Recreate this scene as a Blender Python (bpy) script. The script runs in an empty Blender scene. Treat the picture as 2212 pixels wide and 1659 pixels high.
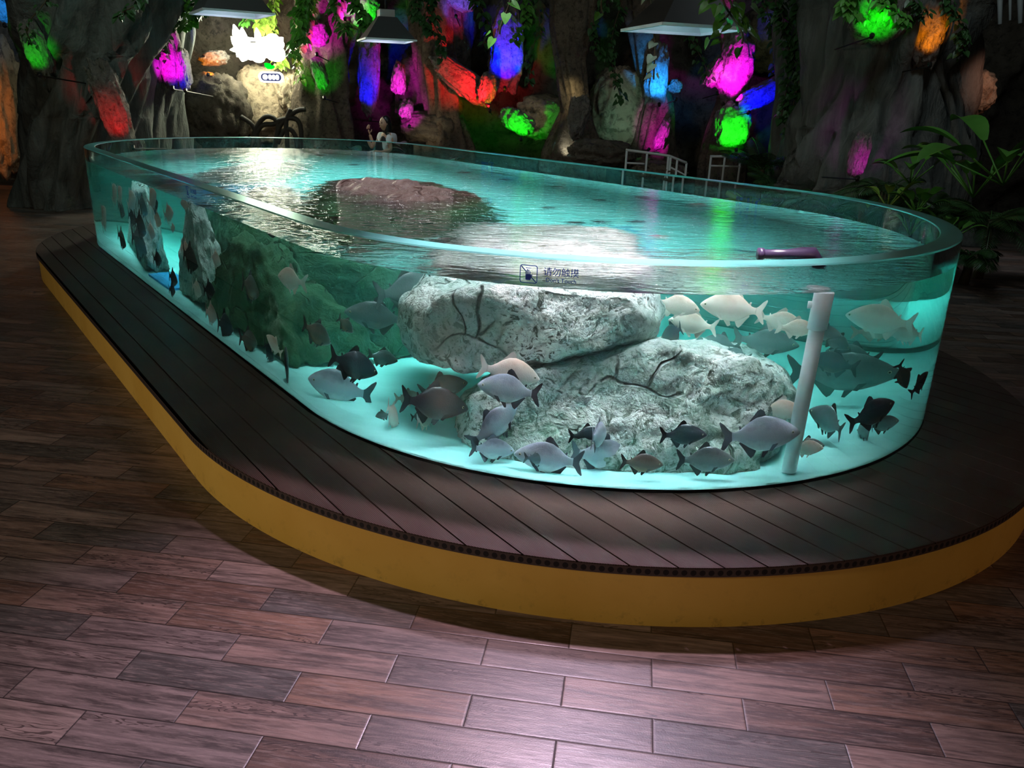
import bpy, bmesh, math, random
import numpy as np
from mathutils import Vector, Matrix, noise as mnoise
PI = math.pi
SC = bpy.context.scene
COL = SC.collection
random.seed(7)

# ------------------------------------------------------------------ camera, exposure, world, main lights
S = 1.18                                   # metres per fitted unit
FPX, PITCH, ROLL = 1722.74, 0.3435, 0.0305
CAMZ = 1.6 * S
IW, IH = 2212, 1659
_c, _s, _cr, _sr = math.cos(PITCH), math.sin(PITCH), math.cos(ROLL), math.sin(ROLL)
_r0, _u0, FWD = np.array([1., 0, 0]), np.array([0, _s, _c]), np.array([0, _c, -_s])
RGT = _cr * _r0 + _sr * _u0
UPV = -_sr * _r0 + _cr * _u0
CPOS = np.array([0, 0, CAMZ])
cd = bpy.data.cameras.new('camera'); cam = bpy.data.objects.new('camera', cd); COL.objects.link(cam)
cd.sensor_width = 36; cd.lens = FPX / IW * 36; cd.clip_start = 0.05; cd.clip_end = 200
M = Matrix(((RGT[0], UPV[0], -FWD[0], 0), (RGT[1], UPV[1], -FWD[1], 0), (RGT[2], UPV[2], -FWD[2], CAMZ), (0, 0, 0, 1)))
cam.matrix_world = M
SC.camera = cam
SC.view_settings.view_transform = 'Standard'; SC.view_settings.look = 'None'
SC.view_settings.exposure = 0.0; SC.view_settings.gamma = 1.0; SC.view_settings.use_curve_mapping = False
cy = SC.cycles
cy.use_denoising = True
cy.max_bounces = 14; cy.transmission_bounces = 12; cy.glossy_bounces = 5; cy.diffuse_bounces = 4; cy.transparent_max_bounces = 12
cy.volume_bounces = 1; cy.sample_clamp_indirect = 120.0; cy.caustics_reflective = False; cy.caustics_refractive = True; cy.blur_glossy = 0.4

w = bpy.data.worlds.new('hall_dark'); SC.world = w; w.use_nodes = True
w.node_tree.nodes['Background'].inputs[0].default_value = (0.25, 0.28, 0.3, 1)
w.node_tree.nodes['Background'].inputs[1].default_value = 0.012

def light(name, kind, loc, target, energy, color, **kw):
    l = bpy.data.lights.new(name, kind); o = bpy.data.objects.new(name, l); COL.objects.link(o)
    l.energy = energy; l.color = color; o.location = loc
    for k, v in kw.items(): setattr(l, k, v)
    d = Vector(target) - Vector(loc)
    o.rotation_euler = d.to_track_quat('-Z', 'Y').to_euler()
    return o

TCX, TCY, TTH = -0.9619 * S, 6.2913 * S, 2.2142
TA, TR, TE, TP = 2.3524 * S, 1.7138 * S, 1.0281, 1.9626
HD, HT, HW = 0.2294 * S, 0.8598 * S, 0.7428 * S
DCX, DCY, DA, DR, DE = TCX + 0.0221 * S, TCY - 0.0709 * S, 2.2248 * S, 2.2073 * S, 1.0549
WT = 0.11                                  # acrylic thickness
ZR, ZW = HD + HT, HD + HW                  # rim, water level
# big flood above the tank, narrow spread, lighting the water
o = light('tank_flood', 'AREA', (TCX, TCY, 3.7), (TCX, TCY, 0), 190, (0.92, 0.97, 1.0), shape='RECTANGLE', size=6.8, size_y=2.2, spread=math.radians(46))
o.rotation_euler = (0, 0, TTH)
# spot lamps that cast the rim shadow on floor and deck
light('floor_spot', 'SPOT', (0.72, 5.35, 4.73), (0.12, 1.65, 0), 900, (0.84, 0.70, 1.0), spot_size=math.radians(38), spot_blend=1.0, shadow_soft_size=0.05)
light('wide_spot', 'SPOT', (0.72, 5.35, 4.73), (-0.6, 2.0, 0), 60, (1.0, 0.74, 0.62), spot_size=math.radians(110), spot_blend=1.0, shadow_soft_size=0.05)
light('near_flood', 'AREA', (0.75, 3.65, 4.0), (0.45, 4.15, 0.5), 112, (1.0, 0.93, 1.0), shape='DISK', size=0.9, spread=math.radians(38))
light('deck_spot', 'SPOT', (0.15, 3.95, 2.87), (-0.25, 2.25, 0.2), 330, (1.0, 0.66, 0.84), spot_size=math.radians(62), spot_blend=0.7, shadow_soft_size=0.06)

# ------------------------------------------------------------------ helpers
def ray(px, py):
    d = FWD + (px - IW / 2) / FPX * RGT - (py - IH / 2) / FPX * UPV
    return d / np.linalg.norm(d)
def onz(px, py, z):
    d = ray(px, py); return CPOS + d * (z - CAMZ) / d[2]
def aty(px, py, Y):
    d = ray(px, py); return Vector(CPOS + d * Y / d[1])
def outline(cx, cyy, a, R, e=1.0, n=96, m=40, p=TP):
    t = np.linspace(-PI / 2, PI / 2, n)
    c = np.sign(np.cos(t)) * np.abs(np.cos(t)) ** (2 / p); s = np.sign(np.sin(t)) * np.abs(np.sin(t)) ** (2 / p)
    X = np.concatenate([a + e * R * c, np.linspace(a, -a, m)[1:-1], -a - e * R * c, np.linspace(-a, a, m)[1:-1]])
    Y = np.concatenate([R * s, np.full(m - 2, R), -R * s, np.full(m - 2, -R)])
    co, si = math.cos(TTH), math.sin(TTH)
    return np.stack([cx + co * X - si * Y, cyy + si * X + co * Y], 1)
def loc_xy(P, cx, cyy):
    co, si = math.cos(TTH), math.sin(TTH)
    dx, dy = P[0] - cx, P[1] - cyy
    return co * dx + si * dy, -si * dx + co * dy
def tank_world(X, Y, z):
    co, si = math.cos(TTH), math.sin(TTH)
    return Vector((TCX + co * X - si * Y, TCY + si * X + co * Y, z))
def gval(P, a, R, e):
    X, Y = loc_xy(P, TCX, TCY); X = abs(X); Y = abs(Y)
    if X <= a: return Y / R
    return (((X - a) / (e * R)) ** TP + (Y / R) ** TP) ** (1 / TP)
def refr(d, n, eta):
    c = -d @ n
    k = 1 - eta * eta * (1 - c * c)
    if k < 0: return d - 2 * (d @ n) * n
    return eta * d + (eta * c - math.sqrt(k)) * n
def hit(P, d, R):
    lo, hi = None, None
    prev = gval(P, TA, R, TE) - 1
    for i in range(1, 3000):
        t = i * 0.01
        g = gval(P + d * t, TA, R, TE) - 1
        if (g < 0) != (prev < 0): lo, hi = t - 0.01, t; break
        prev = g
    else: return None
    for _ in range(20):
        m = (lo + hi) / 2
        if ((gval(P + d * m, TA, R, TE) - 1) < 0) != (prev < 0): hi = m
        else: lo = m
    Q = P + d * hi
    e = 1e-4
    n = np.array([gval(Q + np.array([e, 0, 0]), TA, R, TE) - gval(Q - np.array([e, 0, 0]), TA, R, TE),
                  gval(Q + np.array([0, e, 0]), TA, R, TE) - gval(Q - np.array([0, e, 0]), TA, R, TE), 0])
    return Q, n / np.linalg.norm(n), hi
def side(px, py, depth):
    """point in the water seen through the near acrylic wall at a pixel, depth metres behind the inner face; returns point, apparent distance"""
    d = ray(px, py); Q, n, t = hit(CPOS, d, TR)
    d1 = refr(d, n, 1 / 1.49)
    Q2, n2, t2 = hit(Q + d1 * 0.001, d1, TR - WT)
    d2 = refr(d1, n2, 1.49 / 1.333)
    return Vector(Q2 + d2 * depth), t + t2 / 1.49 + depth / 1.333
def top(px, py, depth):
    """point seen down through the water surface"""
    d = ray(px, py); Q = onz(px, py, ZW)
    d2 = refr(d, np.array([0, 0, 1.]), 1 / 1.333)
    return Vector(Q + d2 * (depth / -d2[2]))

def mesh_obj(name, verts, faces, mat=None, parent=None, smooth=False, loc=None):
    me = bpy.data.meshes.new(name); me.from_pydata([tuple(v) for v in verts], [], faces); me.update()
    o = bpy.data.objects.new(name, me); COL.objects.link(o)
    if mat: me.materials.append(mat)
    if smooth: me.polygons.foreach_set('use_smooth', [True] * len(me.polygons))
    if parent: o.parent = parent
    if loc is not None: o.location = loc
    return o
def bm_obj(name, bm, mat=None, parent=None, smooth=False, loc=None):
    me = bpy.data.meshes.new(name); bm.to_mesh(me); bm.free()
    o = bpy.data.objects.new(name, me); COL.objects.link(o)
    if mat: me.materials.append(mat)
    if smooth: me.polygons.foreach_set('use_smooth', [True] * len(me.polygons))
    if parent: o.parent = parent
    if loc is not None: o.location = loc
    return o
def tag(o, label, cat, group=None, kind=None):
    o['label'] = label; o['category'] = cat
    if group: o['group'] = group
    if kind: o['kind'] = kind
    return o
def empty(name, loc, label, cat, group=None, rz=0):
    o = bpy.data.objects.new(name, None); COL.objects.link(o); o.location = loc; o.rotation_euler = (0, 0, rz); o.empty_display_size = 0.1
    return tag(o, label, cat, group)
def struct(o): o['kind'] = 'structure'; return o

# node helper
class NT:
    def __init__(s, name):
        s.m = bpy.data.materials.new(name); s.m.use_nodes = True; s.t = s.m.node_tree; s.t.nodes.clear()
        s.out = s.t.nodes.new('ShaderNodeOutputMaterial')
    def n(s, typ, props=None, **ins):
        nd = s.t.nodes.new('ShaderNode' + typ)
        for k, v in (props or {}).items(): setattr(nd, k, v)
        for k, v in ins.items():
            key = int(k[1:]) if k[0] == 'i' and k[1:].isdigit() else k.replace('_', ' ')
            sock = nd.inputs[key]
            if isinstance(v, bpy.types.NodeSocket): s.t.links.new(v, sock)
            elif isinstance(v, bpy.types.Node): s.t.links.new(v.outputs[0], sock)
            else:
                if isinstance(v, (tuple, list)) and len(v) == 3 and sock.type == 'RGBA': v = (*v, 1)
                sock.default_value = v
        return nd
    def math(s, op, a, b=0.0, c=0.0): return s.n('Math', {'operation': op}, i0=a, i1=b, i2=c).outputs[0]
    def mix(s, f, a, b): 
        nd = s.n('Mix', {'data_type': 'RGBA'}); 
        for i, v in ((0, f), (6, a), (7, b)):
            if isinstance(v, bpy.types.NodeSocket): s.t.links.new(v, nd.inputs[i])
            else: nd.inputs[i].default_value = v if i == 0 else (*v[:3], 1)
        return nd.outputs[2]
    def ramp(s, f, stops, interp='LINEAR'):
        nd = s.n('ValToRGB', None, Fac=f); cr = nd.color_ramp; cr.interpolation = interp
        while len(cr.elements) < len(stops): cr.elements.new(0.5)
        for e, (p, c) in zip(cr.elements, stops):
            e.position = p; e.color = (*c, 1) if isinstance(c, tuple) else (c, c, c, 1)
        return nd.outputs[0]
    def noise(s, vec, scale, detail=3, rough=0.55, dist=0.0):
        nd = s.n('TexNoise', None, Scale=scale, Detail=detail, Roughness=rough, Distortion=dist)
        if vec is not None: s.t.links.new(vec, nd.inputs['Vector'])
        return nd.outputs['Fac']
    def coord(s, which='Object'): return s.n('TexCoord').outputs[which]
    def mapping(s, vec, scale=(1, 1, 1), rot=(0, 0, 0), loc=(0, 0, 0)):
        return s.n('Mapping', None, Vector=vec, Scale=scale, Rotation=rot, Location=loc).outputs[0]
    def bump(s, h, strength=0.5, dist=0.01):
        return s.n('Bump', None, Height=h, Strength=strength, Distance=dist).outputs[0]
    def pbr(s, col, rough=0.5, metal=0.0, normal=None, **kw):
        nd = s.n('BsdfPrincipled', None, Metallic=metal, **kw)
        for k, v in (('Base Color', col), ('Roughness', rough)):
            if isinstance(v, bpy.types.NodeSocket): s.t.links.new(v, nd.inputs[k])
            else: nd.inputs[k].default_value = (*v, 1) if k == 'Base Color' else v
        if normal is not None: s.t.links.new(normal, nd.inputs['Normal'])
        s.t.links.new(nd.outputs[0], s.out.inputs[0]); return s.m
def plain(name, col, rough=0.5, metal=0.0, nscale=None, amt=0.25, bump=0.0, **kw):
    t = NT(name)
    if nscale is None: return t.pbr(col, rough, metal, **kw)
    f = t.noise(t.coord(), nscale, 4)
    c = t.mix(t.ramp(f, [(0.3, 0.0), (0.7, 1.0)]), tuple(x * (1 - amt) for x in col), tuple(min(1, x * (1 + amt)) for x in col))
    return t.pbr(c, rough, metal, normal=t.bump(f, 0.5, bump) if bump else None, **kw)
def emit(name, col, st):
    t = NT(name); e = t.n('Emission', None, Color=(*col, 1), Strength=st); t.t.links.new(e.outputs[0], t.out.inputs[0]); return t.m

# ------------------------------------------------------------------ floor
def floor_mat():
    t = NT('wood_look_floor_tiles'); g = t.n('NewGeometry').outputs['Position']
    mp = t.mapping(g, rot=(0, 0, math.radians(8.2)))
    sx = t.n('SeparateXYZ', None, Vector=mp)
    v = t.math('SUBTRACT', t.math('DIVIDE', sx.outputs[1], 0.15), 0.225)
    row = t.math('FLOOR', v); vf = t.math('SUBTRACT', v, row)
    odd = t.math('MODULO', t.math('ADD', row, 1000.0), 2.0)
    u = t.math('SUBTRACT', t.math('DIVIDE', sx.outputs[0], 0.6), t.math('MULTIPLY_ADD', odd, -0.5, 0.815))
    cl = t.math('FLOOR', u); uf = t.math('SUBTRACT', u, cl)
    idv = t.n('CombineXYZ', None, X=cl, Y=row).outputs[0]
    wn = t.n('TexWhiteNoise', {'noise_dimensions': '2D'}, Vector=idv)
    rnd = wn.outputs[0]; rc = wn.outputs[1]
    rs = t.n('SeparateXYZ', None, Vector=rc)
    # grain coordinates : stretched along plank, shifted per tile
    gc = t.n('CombineXYZ', None, X=t.math('MULTIPLY_ADD', rs.outputs[0], 37.0, t.math('MULTIPLY', sx.outputs[0], 1.6)),
             Y=t.math('MULTIPLY_ADD', rs.outputs[1], 19.0, t.math('MULTIPLY', sx.outputs[1], 16.0)), Z=t.math('MULTIPLY', rnd, 11.0)).outputs[0]
    n1 = t.noise(gc, 1.6, 6, 0.65, 0.6)
    n2 = t.noise(gc, 7.0, 5, 0.7, 0.3)
    gr = t.math('MULTIPLY', t.math('FRACT', t.math('MULTIPLY', t.noise(gc, 0.9, 3, 0.5, 0.4), 26.0)), 1.0)
    grm = t.math('MULTIPLY', t.math('GREATER_THAN', gr, 0.72), t.math('GREATER_THAN', t.noise(gc, 0.55, 2), 0.56))
    base = t.ramp(rnd, [(0.0, (0.13, 0.082, 0.062)), (0.18, (0.24, 0.17, 0.14)), (0.36, (0.17, 0.135, 0.12)), (0.52, (0.22, 0.135, 0.095)), (0.64, (0.21, 0.17, 0.155)), (0.80, (0.105, 0.10, 0.092)), (0.93, (0.30, 0.235, 0.205))], 'CONSTANT')
    c = t.mix(t.ramp(n1, [(0.40, 0.0), (0.62, 1.0)]), base, t.mix(0.80, base, (0.035, 0.03, 0.028)))
    c = t.mix(t.ramp(n2, [(0.50, 0.0), (0.62, 0.55)]), c, t.mix(0.5, c, (0.42, 0.34, 0.30)))
    c = t.mix(t.ramp(n2, [(0.28, 0.8), (0.40, 0.0)]), c, (0.035, 0.025, 0.02))
    c = t.mix(t.math('MULTIPLY', grm, 0.75), c, (0.04, 0.03, 0.026))
    du = t.math('MULTIPLY', t.math('MINIMUM', uf, t.math('SUBTRACT', 1.0, uf)), 0.6)
    dv = t.math('MULTIPLY', t.math('MINIMUM', vf, t.math('SUBTRACT', 1.0, vf)), 0.15)
    dd = t.math('MINIMUM', du, dv)
    j = t.ramp(dd, [(0.0, 1.0), (0.0016, 1.0), (0.0026, 0.0)])
    c = t.mix(j, c, (0.012, 0.01, 0.01))
    hgt = t.math('SUBTRACT', t.math('MULTIPLY', n2, 0.35), t.ramp(dd, [(0.0, 1.0), (0.0014, 1.0), (0.0045, 0.0)]))
    fine = t.noise(g, 190.0, 2, 0.5)
    hh = t.math('ADD', hgt, t.math('MULTIPLY', fine, 0.22))
    return t.pbr(c, t.ramp(n2, [(0.3, 0.42), (0.7, 0.30)]), normal=t.bump(hh, 0.6, 0.002))
FLOORM = floor_mat()
fl = struct(mesh_obj('floor', [(-30, -4, 0), (34, -4, 0), (34, 34, 0), (-30, 34, 0)], [(0, 1, 2, 3)], FLOORM))

# ------------------------------------------------------------------ deck platform
def deck_mat():
    t = NT('brown_composite_decking'); g = t.n('NewGeometry').outputs['Position']
    mp = t.mapping(g, rot=(0, 0, -TTH)); sx = t.n('SeparateXYZ', None, Vector=mp)
    fr = t.math('FRACT', t.math('DIVIDE', sx.outputs[1], 0.0072))
    gv = t.ramp(fr, [(0.0, 0.0), (0.18, 1.0), (0.52, 1.0), (0.70, 0.0)])
    n = t.noise(g, 3.0, 4); n2 = t.noise(t.mapping(mp, scale=(2, 60, 1)), 2.0, 3)
    c = t.mix(t.ramp(n, [(0.35, 0.0), (0.65, 1.0)]), (0.058, 0.038, 0.030), (0.088, 0.058, 0.046))
    c = t.mix(t.math('MULTIPLY', t.math('SUBTRACT', 1.0, gv), 0.75), c, (0.022, 0.013, 0.010))
    c = t.mix(t.ramp(n2, [(0.5, 0.0), (0.8, 0.35)]), c, (0.08, 0.052, 0.042))
    st = t.ramp(t.n('TexNoise', None, Scale=1.3, Detail=4, Vector=g).outputs[0], [(0.70, 0.0), (0.76, 0.7)])
    c = t.mix(st, c, (0.02, 0.022, 0.015))
    return t.pbr(c, 0.45, normal=t.bump(gv, 0.55, 0.002))
DECKM = deck_mat()
def deck_end_mat():
    t = NT('hollow_board_ends'); uv = t.n('TexCoord').outputs['UV']; sx = t.n('SeparateXYZ', None, Vector=uv)
    f = t.math('SUBTRACT', t.math('FRACT', t.math('DIVIDE', sx.outputs[0], 0.034)), 0.5)
    a = t.math('POWER', t.math('DIVIDE', f, 0.33), 2.0); b = t.math('POWER', t.math('DIVIDE', t.math('SUBTRACT', sx.outputs[1], 0.5), 0.34), 2.0)
    h = t.math('LESS_THAN', t.math('ADD', a, b), 1.0)
    wn = t.n('TexWhiteNoise', {'noise_dimensions': '1D'}, W=t.math('FLOOR', t.math('DIVIDE', sx.outputs[0], 0.14)))
    c = t.mix(t.noise(uv, 30.0, 3), (0.03, 0.02, 0.017), (0.10, 0.07, 0.06))
    c = t.mix(h, c, (0.004, 0.003, 0.003))
    return t.pbr(c, 0.7)
DT = 0.035
deck = empty('tank_platform', (DCX, DCY, 0), 'low oval platform of brown grooved decking with a yellow painted skirt around the fish tank', 'platform')
def xext(y, a, R, e):
    y = abs(y)
    if y >= R: return None
    return a + e * R * (1 - (y / R) ** TP) ** (1 / TP)
PW, PG = 0.1425, 0.007
dv, df = [], []
def lw(X, Y, z, cx, cyy):
    co, si = math.cos(TTH), math.sin(TTH)
    return (co * X - si * Y + cx - DCX, si * X + co * Y + cyy - DCY, z)
def addseg(x0a, x1a, ya, x0b, x1b, yb, caps):
    if 1:
        b = len(dv)
        for z in (HD, HD - DT):
            dv.extend([lw(x0a, ya, z, TCX, TCY), lw(x1a, ya, z, TCX, TCY), lw(x1b, yb, z, TCX, TCY), lw(x0b, yb, z, TCX, TCY)])
        df.append((b, b + 1, b + 2, b + 3)); df.append((b + 7, b + 6, b + 5, b + 4))
        df.append((b + 1, b + 5, b + 6, b + 2)); df.append((b + 3, b + 7, b + 4, b))
        if caps[0]: df.append((b, b + 4, b + 5, b + 1))
        if caps[1]: df.append((b + 2, b + 6, b + 7, b + 3))
# platform outline expressed in tank-axes coordinates about the tank centre
co_, si_ = math.cos(TTH), math.sin(TTH)
offX = co_ * (DCX - TCX) + si_ * (DCY - TCY); offY = -si_ * (DCX - TCX) + co_ * (DCY - TCY)
GAPR = TR + 0.004
npl = int(DR * 2 / PW) + 2
# phase: a plank joint was measured at local offset
phase = 0.075
for k in range(-npl, npl):
    y0 = k * PW + phase + PG / 2; y1 = (k + 1) * PW + phase - PG / 2
    ys = np.linspace(y0, y1, 9)
    for i in range(8):
        a, b = ys[i], ys[i + 1]
        ea, eb = xext(a - offY, DA, DR, DE), xext(b - offY, DA, DR, DE)
        if ea is None or eb is None: continue
        ia, ib = xext(a, TA, GAPR, TE), xext(b, TA, GAPR, TE)
        cp = (i == 0, i == 7)
        if ia is None and ib is None:
            addseg(-ea + offX, ea + offX, a, -eb + offX, eb + offX, b, cp)
        else:
            ia = ia or TA; ib = ib or TA
            addseg(ia, ea + offX, a, ib, eb + offX, b, cp)
            addseg(-ea + offX, -ia, a, -eb + offX, -ib, b, cp)
mesh_obj('decking', dv, df, DECKM, deck)
def band(name, O, z0, z1, mat, parent, org=(0, 0), uv=False, smooth=True):
    n = len(O); V = [(p[0] - org[0], p[1] - org[1], z0) for p in O] + [(p[0] - org[0], p[1] - org[1], z1) for p in O]
    F = [(i, (i + 1) % n, n + (i + 1) % n, n + i) for i in range(n)]
    ob = mesh_obj(name, V, F, mat, parent, smooth)
    if uv:
        L = np.concatenate([[0], np.cumsum(np.linalg.norm(np.roll(O, -1, 0) - O, axis=1))])
        ul = ob.data.uv_layers.new(name='UVMap')
        for i in range(n):
            for k, (a, b) in enumerate(((L[i], 0), (L[i + 1], 0), (L[i + 1], 1), (L[i], 1))): ul.data[i * 4 + k].uv = (a, b)
    return ob
OD = outline(DCX, DCY, DA, DR, DE)
band('board_end_trim', outline(DCX, DCY, DA, DR + 0.002, DE), HD - DT - 0.004, HD - 0.004, deck_end_mat(), deck, (DCX, DCY), True)
def yellow_mat():
    t = NT('yellow_painted_skirt'); g = t.n('NewGeometry').outputs['Position']
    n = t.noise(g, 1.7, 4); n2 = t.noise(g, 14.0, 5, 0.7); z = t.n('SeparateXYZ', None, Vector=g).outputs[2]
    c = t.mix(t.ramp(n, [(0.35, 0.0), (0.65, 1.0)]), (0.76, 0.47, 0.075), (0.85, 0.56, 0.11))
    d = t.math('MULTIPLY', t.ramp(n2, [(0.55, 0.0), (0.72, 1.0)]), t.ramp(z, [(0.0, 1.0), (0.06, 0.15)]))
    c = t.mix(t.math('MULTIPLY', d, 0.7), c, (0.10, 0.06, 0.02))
    return t.pbr(c, 0.5, normal=t.bump(n2, 0.2, 0.004))
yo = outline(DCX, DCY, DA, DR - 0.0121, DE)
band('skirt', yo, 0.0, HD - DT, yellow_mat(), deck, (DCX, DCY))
# near-black sheet under the gaps, standing in for the shade below the boards
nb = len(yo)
mesh_obj('deck_gap_shade', [(p[0] - DCX, p[1] - DCY, HD - DT - 0.001) for p in yo], [tuple(range(nb))], plain('dark_gap_shade', (0.01, 0.009, 0.008), 0.9), deck)

# ------------------------------------------------------------------ tank: acrylic wall, water, bottom
ACOL, WIOR = (0.93, 0.985, 0.975), 1.333
def acrylic_mat():
    t = NT('clear_acrylic'); at = t.n('Attribute', {'attribute_name': 'edge'}).outputs['Fac']
    c = t.mix(at, (0.95, 0.99, 0.985), (0.66, 0.93, 0.91))
    g = t.n('BsdfGlass', None, Color=c, Roughness=t.math('MULTIPLY', at, 0.3), IOR=1.49)
    d = t.n('BsdfDiffuse', None, Color=(0.20, 0.60, 0.58, 1))
    mx = t.n('MixShader', None, Fac=t.math('MULTIPLY', at, 0.34)); t.t.links.new(g.outputs[0], mx.inputs[1]); t.t.links.new(d.outputs[0], mx.inputs[2])
    t.t.links.new(mx.outputs[0], t.out.inputs[0]); return t.m
ZB = HD - 0.012
tank = empty('fish_tank', (TCX, TCY, HD - DT), 'large oval open-topped clear acrylic fish tank standing on the brown decking', 'fish tank')
Oo, Oi = outline(TCX, TCY, TA, TR, TE), outline(TCX, TCY, TA, TR - WT, TE)
n = len(Oo)
V = [(p[0] - TCX, p[1] - TCY, z - (HD - DT)) for O, z in ((Oo, HD - DT), (Oo, ZR - 0.006), (outline(TCX, TCY, TA, TR - 0.006, TE), ZR), (outline(TCX, TCY, TA, TR - WT + 0.006, TE), ZR), (Oi, ZR - 0.006), (Oi, ZW)) for p in O]
F = []; ed = []
for r in range(5):
    for i in range(n):
        j = (i + 1) % n
        F.append((r * n + i, r * n + j, (r + 1) * n + j, (r + 1) * n + i)); ed.append(1.0 if r in (1, 2, 3) else 0.0)
aw = mesh_obj('acrylic_wall', V, F, acrylic_mat(), tank, True)
at = aw.data.attributes.new('edge', 'FLOAT', 'FACE'); at.data.foreach_set('value', ed)
es = set()
for i in range(n):
    for r in (1, 2, 3, 4): es.add(tuple(sorted((r * n + i, r * n + (i + 1) % n))))
sh = [tuple(sorted(e.vertices)) in es for e in aw.data.edges]
a2 = aw.data.attributes.new('sharp_edge', 'BOOLEAN', 'EDGE'); a2.data.foreach_set('value', sh)

def water_mat():
    t = NT('tank_water'); g = t.n('NewGeometry').outputs['Position']
    at = t.n('Attribute', {'attribute_name': 'side'}).outputs['Fac']
    ior = t.math('MULTIPLY_ADD', at, 1.333 / 1.49 - 1.333, 1.333)
    # ripples
    mp = t.mapping(g, rot=(0, 0, 0.15), scale=(1.0, 2.5, 1.0))
    n1 = t.noise(mp, 4.2, 2, 0.5, 0.6); n2 = t.noise(mp, 13.0, 2, 0.5, 0.4)
    # bubbling by the outlet
    v = t.n('VectorMath', {'operation': 'DISTANCE'}, i0=g, i1=tuple(onz(1640, 560, ZW))).outputs['Value']
    near = t.ramp(v, [(0.0, 1.0), (0.45, 0.5), (1.0, 0.0)])
    n3 = t.noise(g, 38.0, 3, 0.6, 0.3)
    h = t.math('ADD', t.math('ADD', n1, t.math('MULTIPLY', n2, 0.45)), t.math('MULTIPLY', t.math('MULTIPLY', n3, near), 0.40))
    bs = t.math('MULTIPLY', t.math('SUBTRACT', 1.0, at), 0.9)
    b = t.n('Bump', None, Height=h, Strength=bs, Distance=0.05).outputs[0]
    gl = t.n('BsdfGlass', None, Color=(0.985, 1, 1), Roughness=0.0, IOR=ior, Normal=b)
    t.t.links.new(gl.outputs[0], t.out.inputs[0])
    ab = t.n('VolumeAbsorption', None, Color=(0.14, 0.93, 0.86, 1), Density=0.44)
    sc_ = t.n('VolumeScatter', None, Color=(0.30, 0.95, 0.85, 1), Density=0.09, Anisotropy=0.3)
    ad = t.n('AddShader'); t.t.links.new(ab.outputs[0], ad.inputs[0]); t.t.links.new(sc_.outputs[0], ad.inputs[1])
    t.t.links.new(ad.outputs[0], t.out.inputs[1]); return t.m
WMAT = water_mat()
V = [(p[0], p[1], ZW) for p in Oi] + [(p[0], p[1], ZB - 0.01) for p in Oi] + [(TCX, TCY, ZW), (TCX, TCY, ZB - 0.01)]
F, sd = [], []
for i in range(n):
    j = (i + 1) % n
    F.append((n + i, n + j, j, i)); sd.append(1.0)
    F.append((i, j, 2 * n)); sd.append(0.0)
    F.append((n + j, n + i, 2 * n + 1)); sd.append(1.0)
wa = mesh_obj('tank_water', V, F, WMAT, None, True)
tag(wa, 'clear turquoise water filling the big oval acrylic tank', 'water', kind='stuff')
at = wa.data.attributes.new('side', 'FLOAT', 'FACE'); at.data.foreach_set('value', sd)
es = {tuple(sorted((i, (i + 1) % n))) for i in range(n)} | {tuple(sorted((n + i, n + (i + 1) % n))) for i in range(n)}
a2 = wa.data.attributes.new('sharp_edge', 'BOOLEAN', 'EDGE'); a2.data.foreach_set('value', [tuple(sorted(e.vertices)) in es for e in wa.data.edges])
# tank bottom
bt = NT('pale_turquoise_tank_floor'); g = bt.n('NewGeometry').outputs['Position']
nb_ = bt.noise(bt.mapping(g, scale=(1, 2.4, 1)), 1.6, 4)
bt.pbr(bt.mix(bt.ramp(nb_, [(0.35, 0.0), (0.7, 1.0)]), (0.30, 0.74, 0.71), (0.42, 0.86, 0.83)), 0.6, normal=bt.bump(nb_, 0.4, 0.03))
Ob = outline(TCX, TCY, TA, TR - WT + 0.03, TE)
V = [(p[0] - TCX, p[1] - TCY, ZB - (HD - DT)) for p in Ob]
mesh_obj('tank_floor', V, [tuple(range(len(V)))], bt.m, tank)

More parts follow.
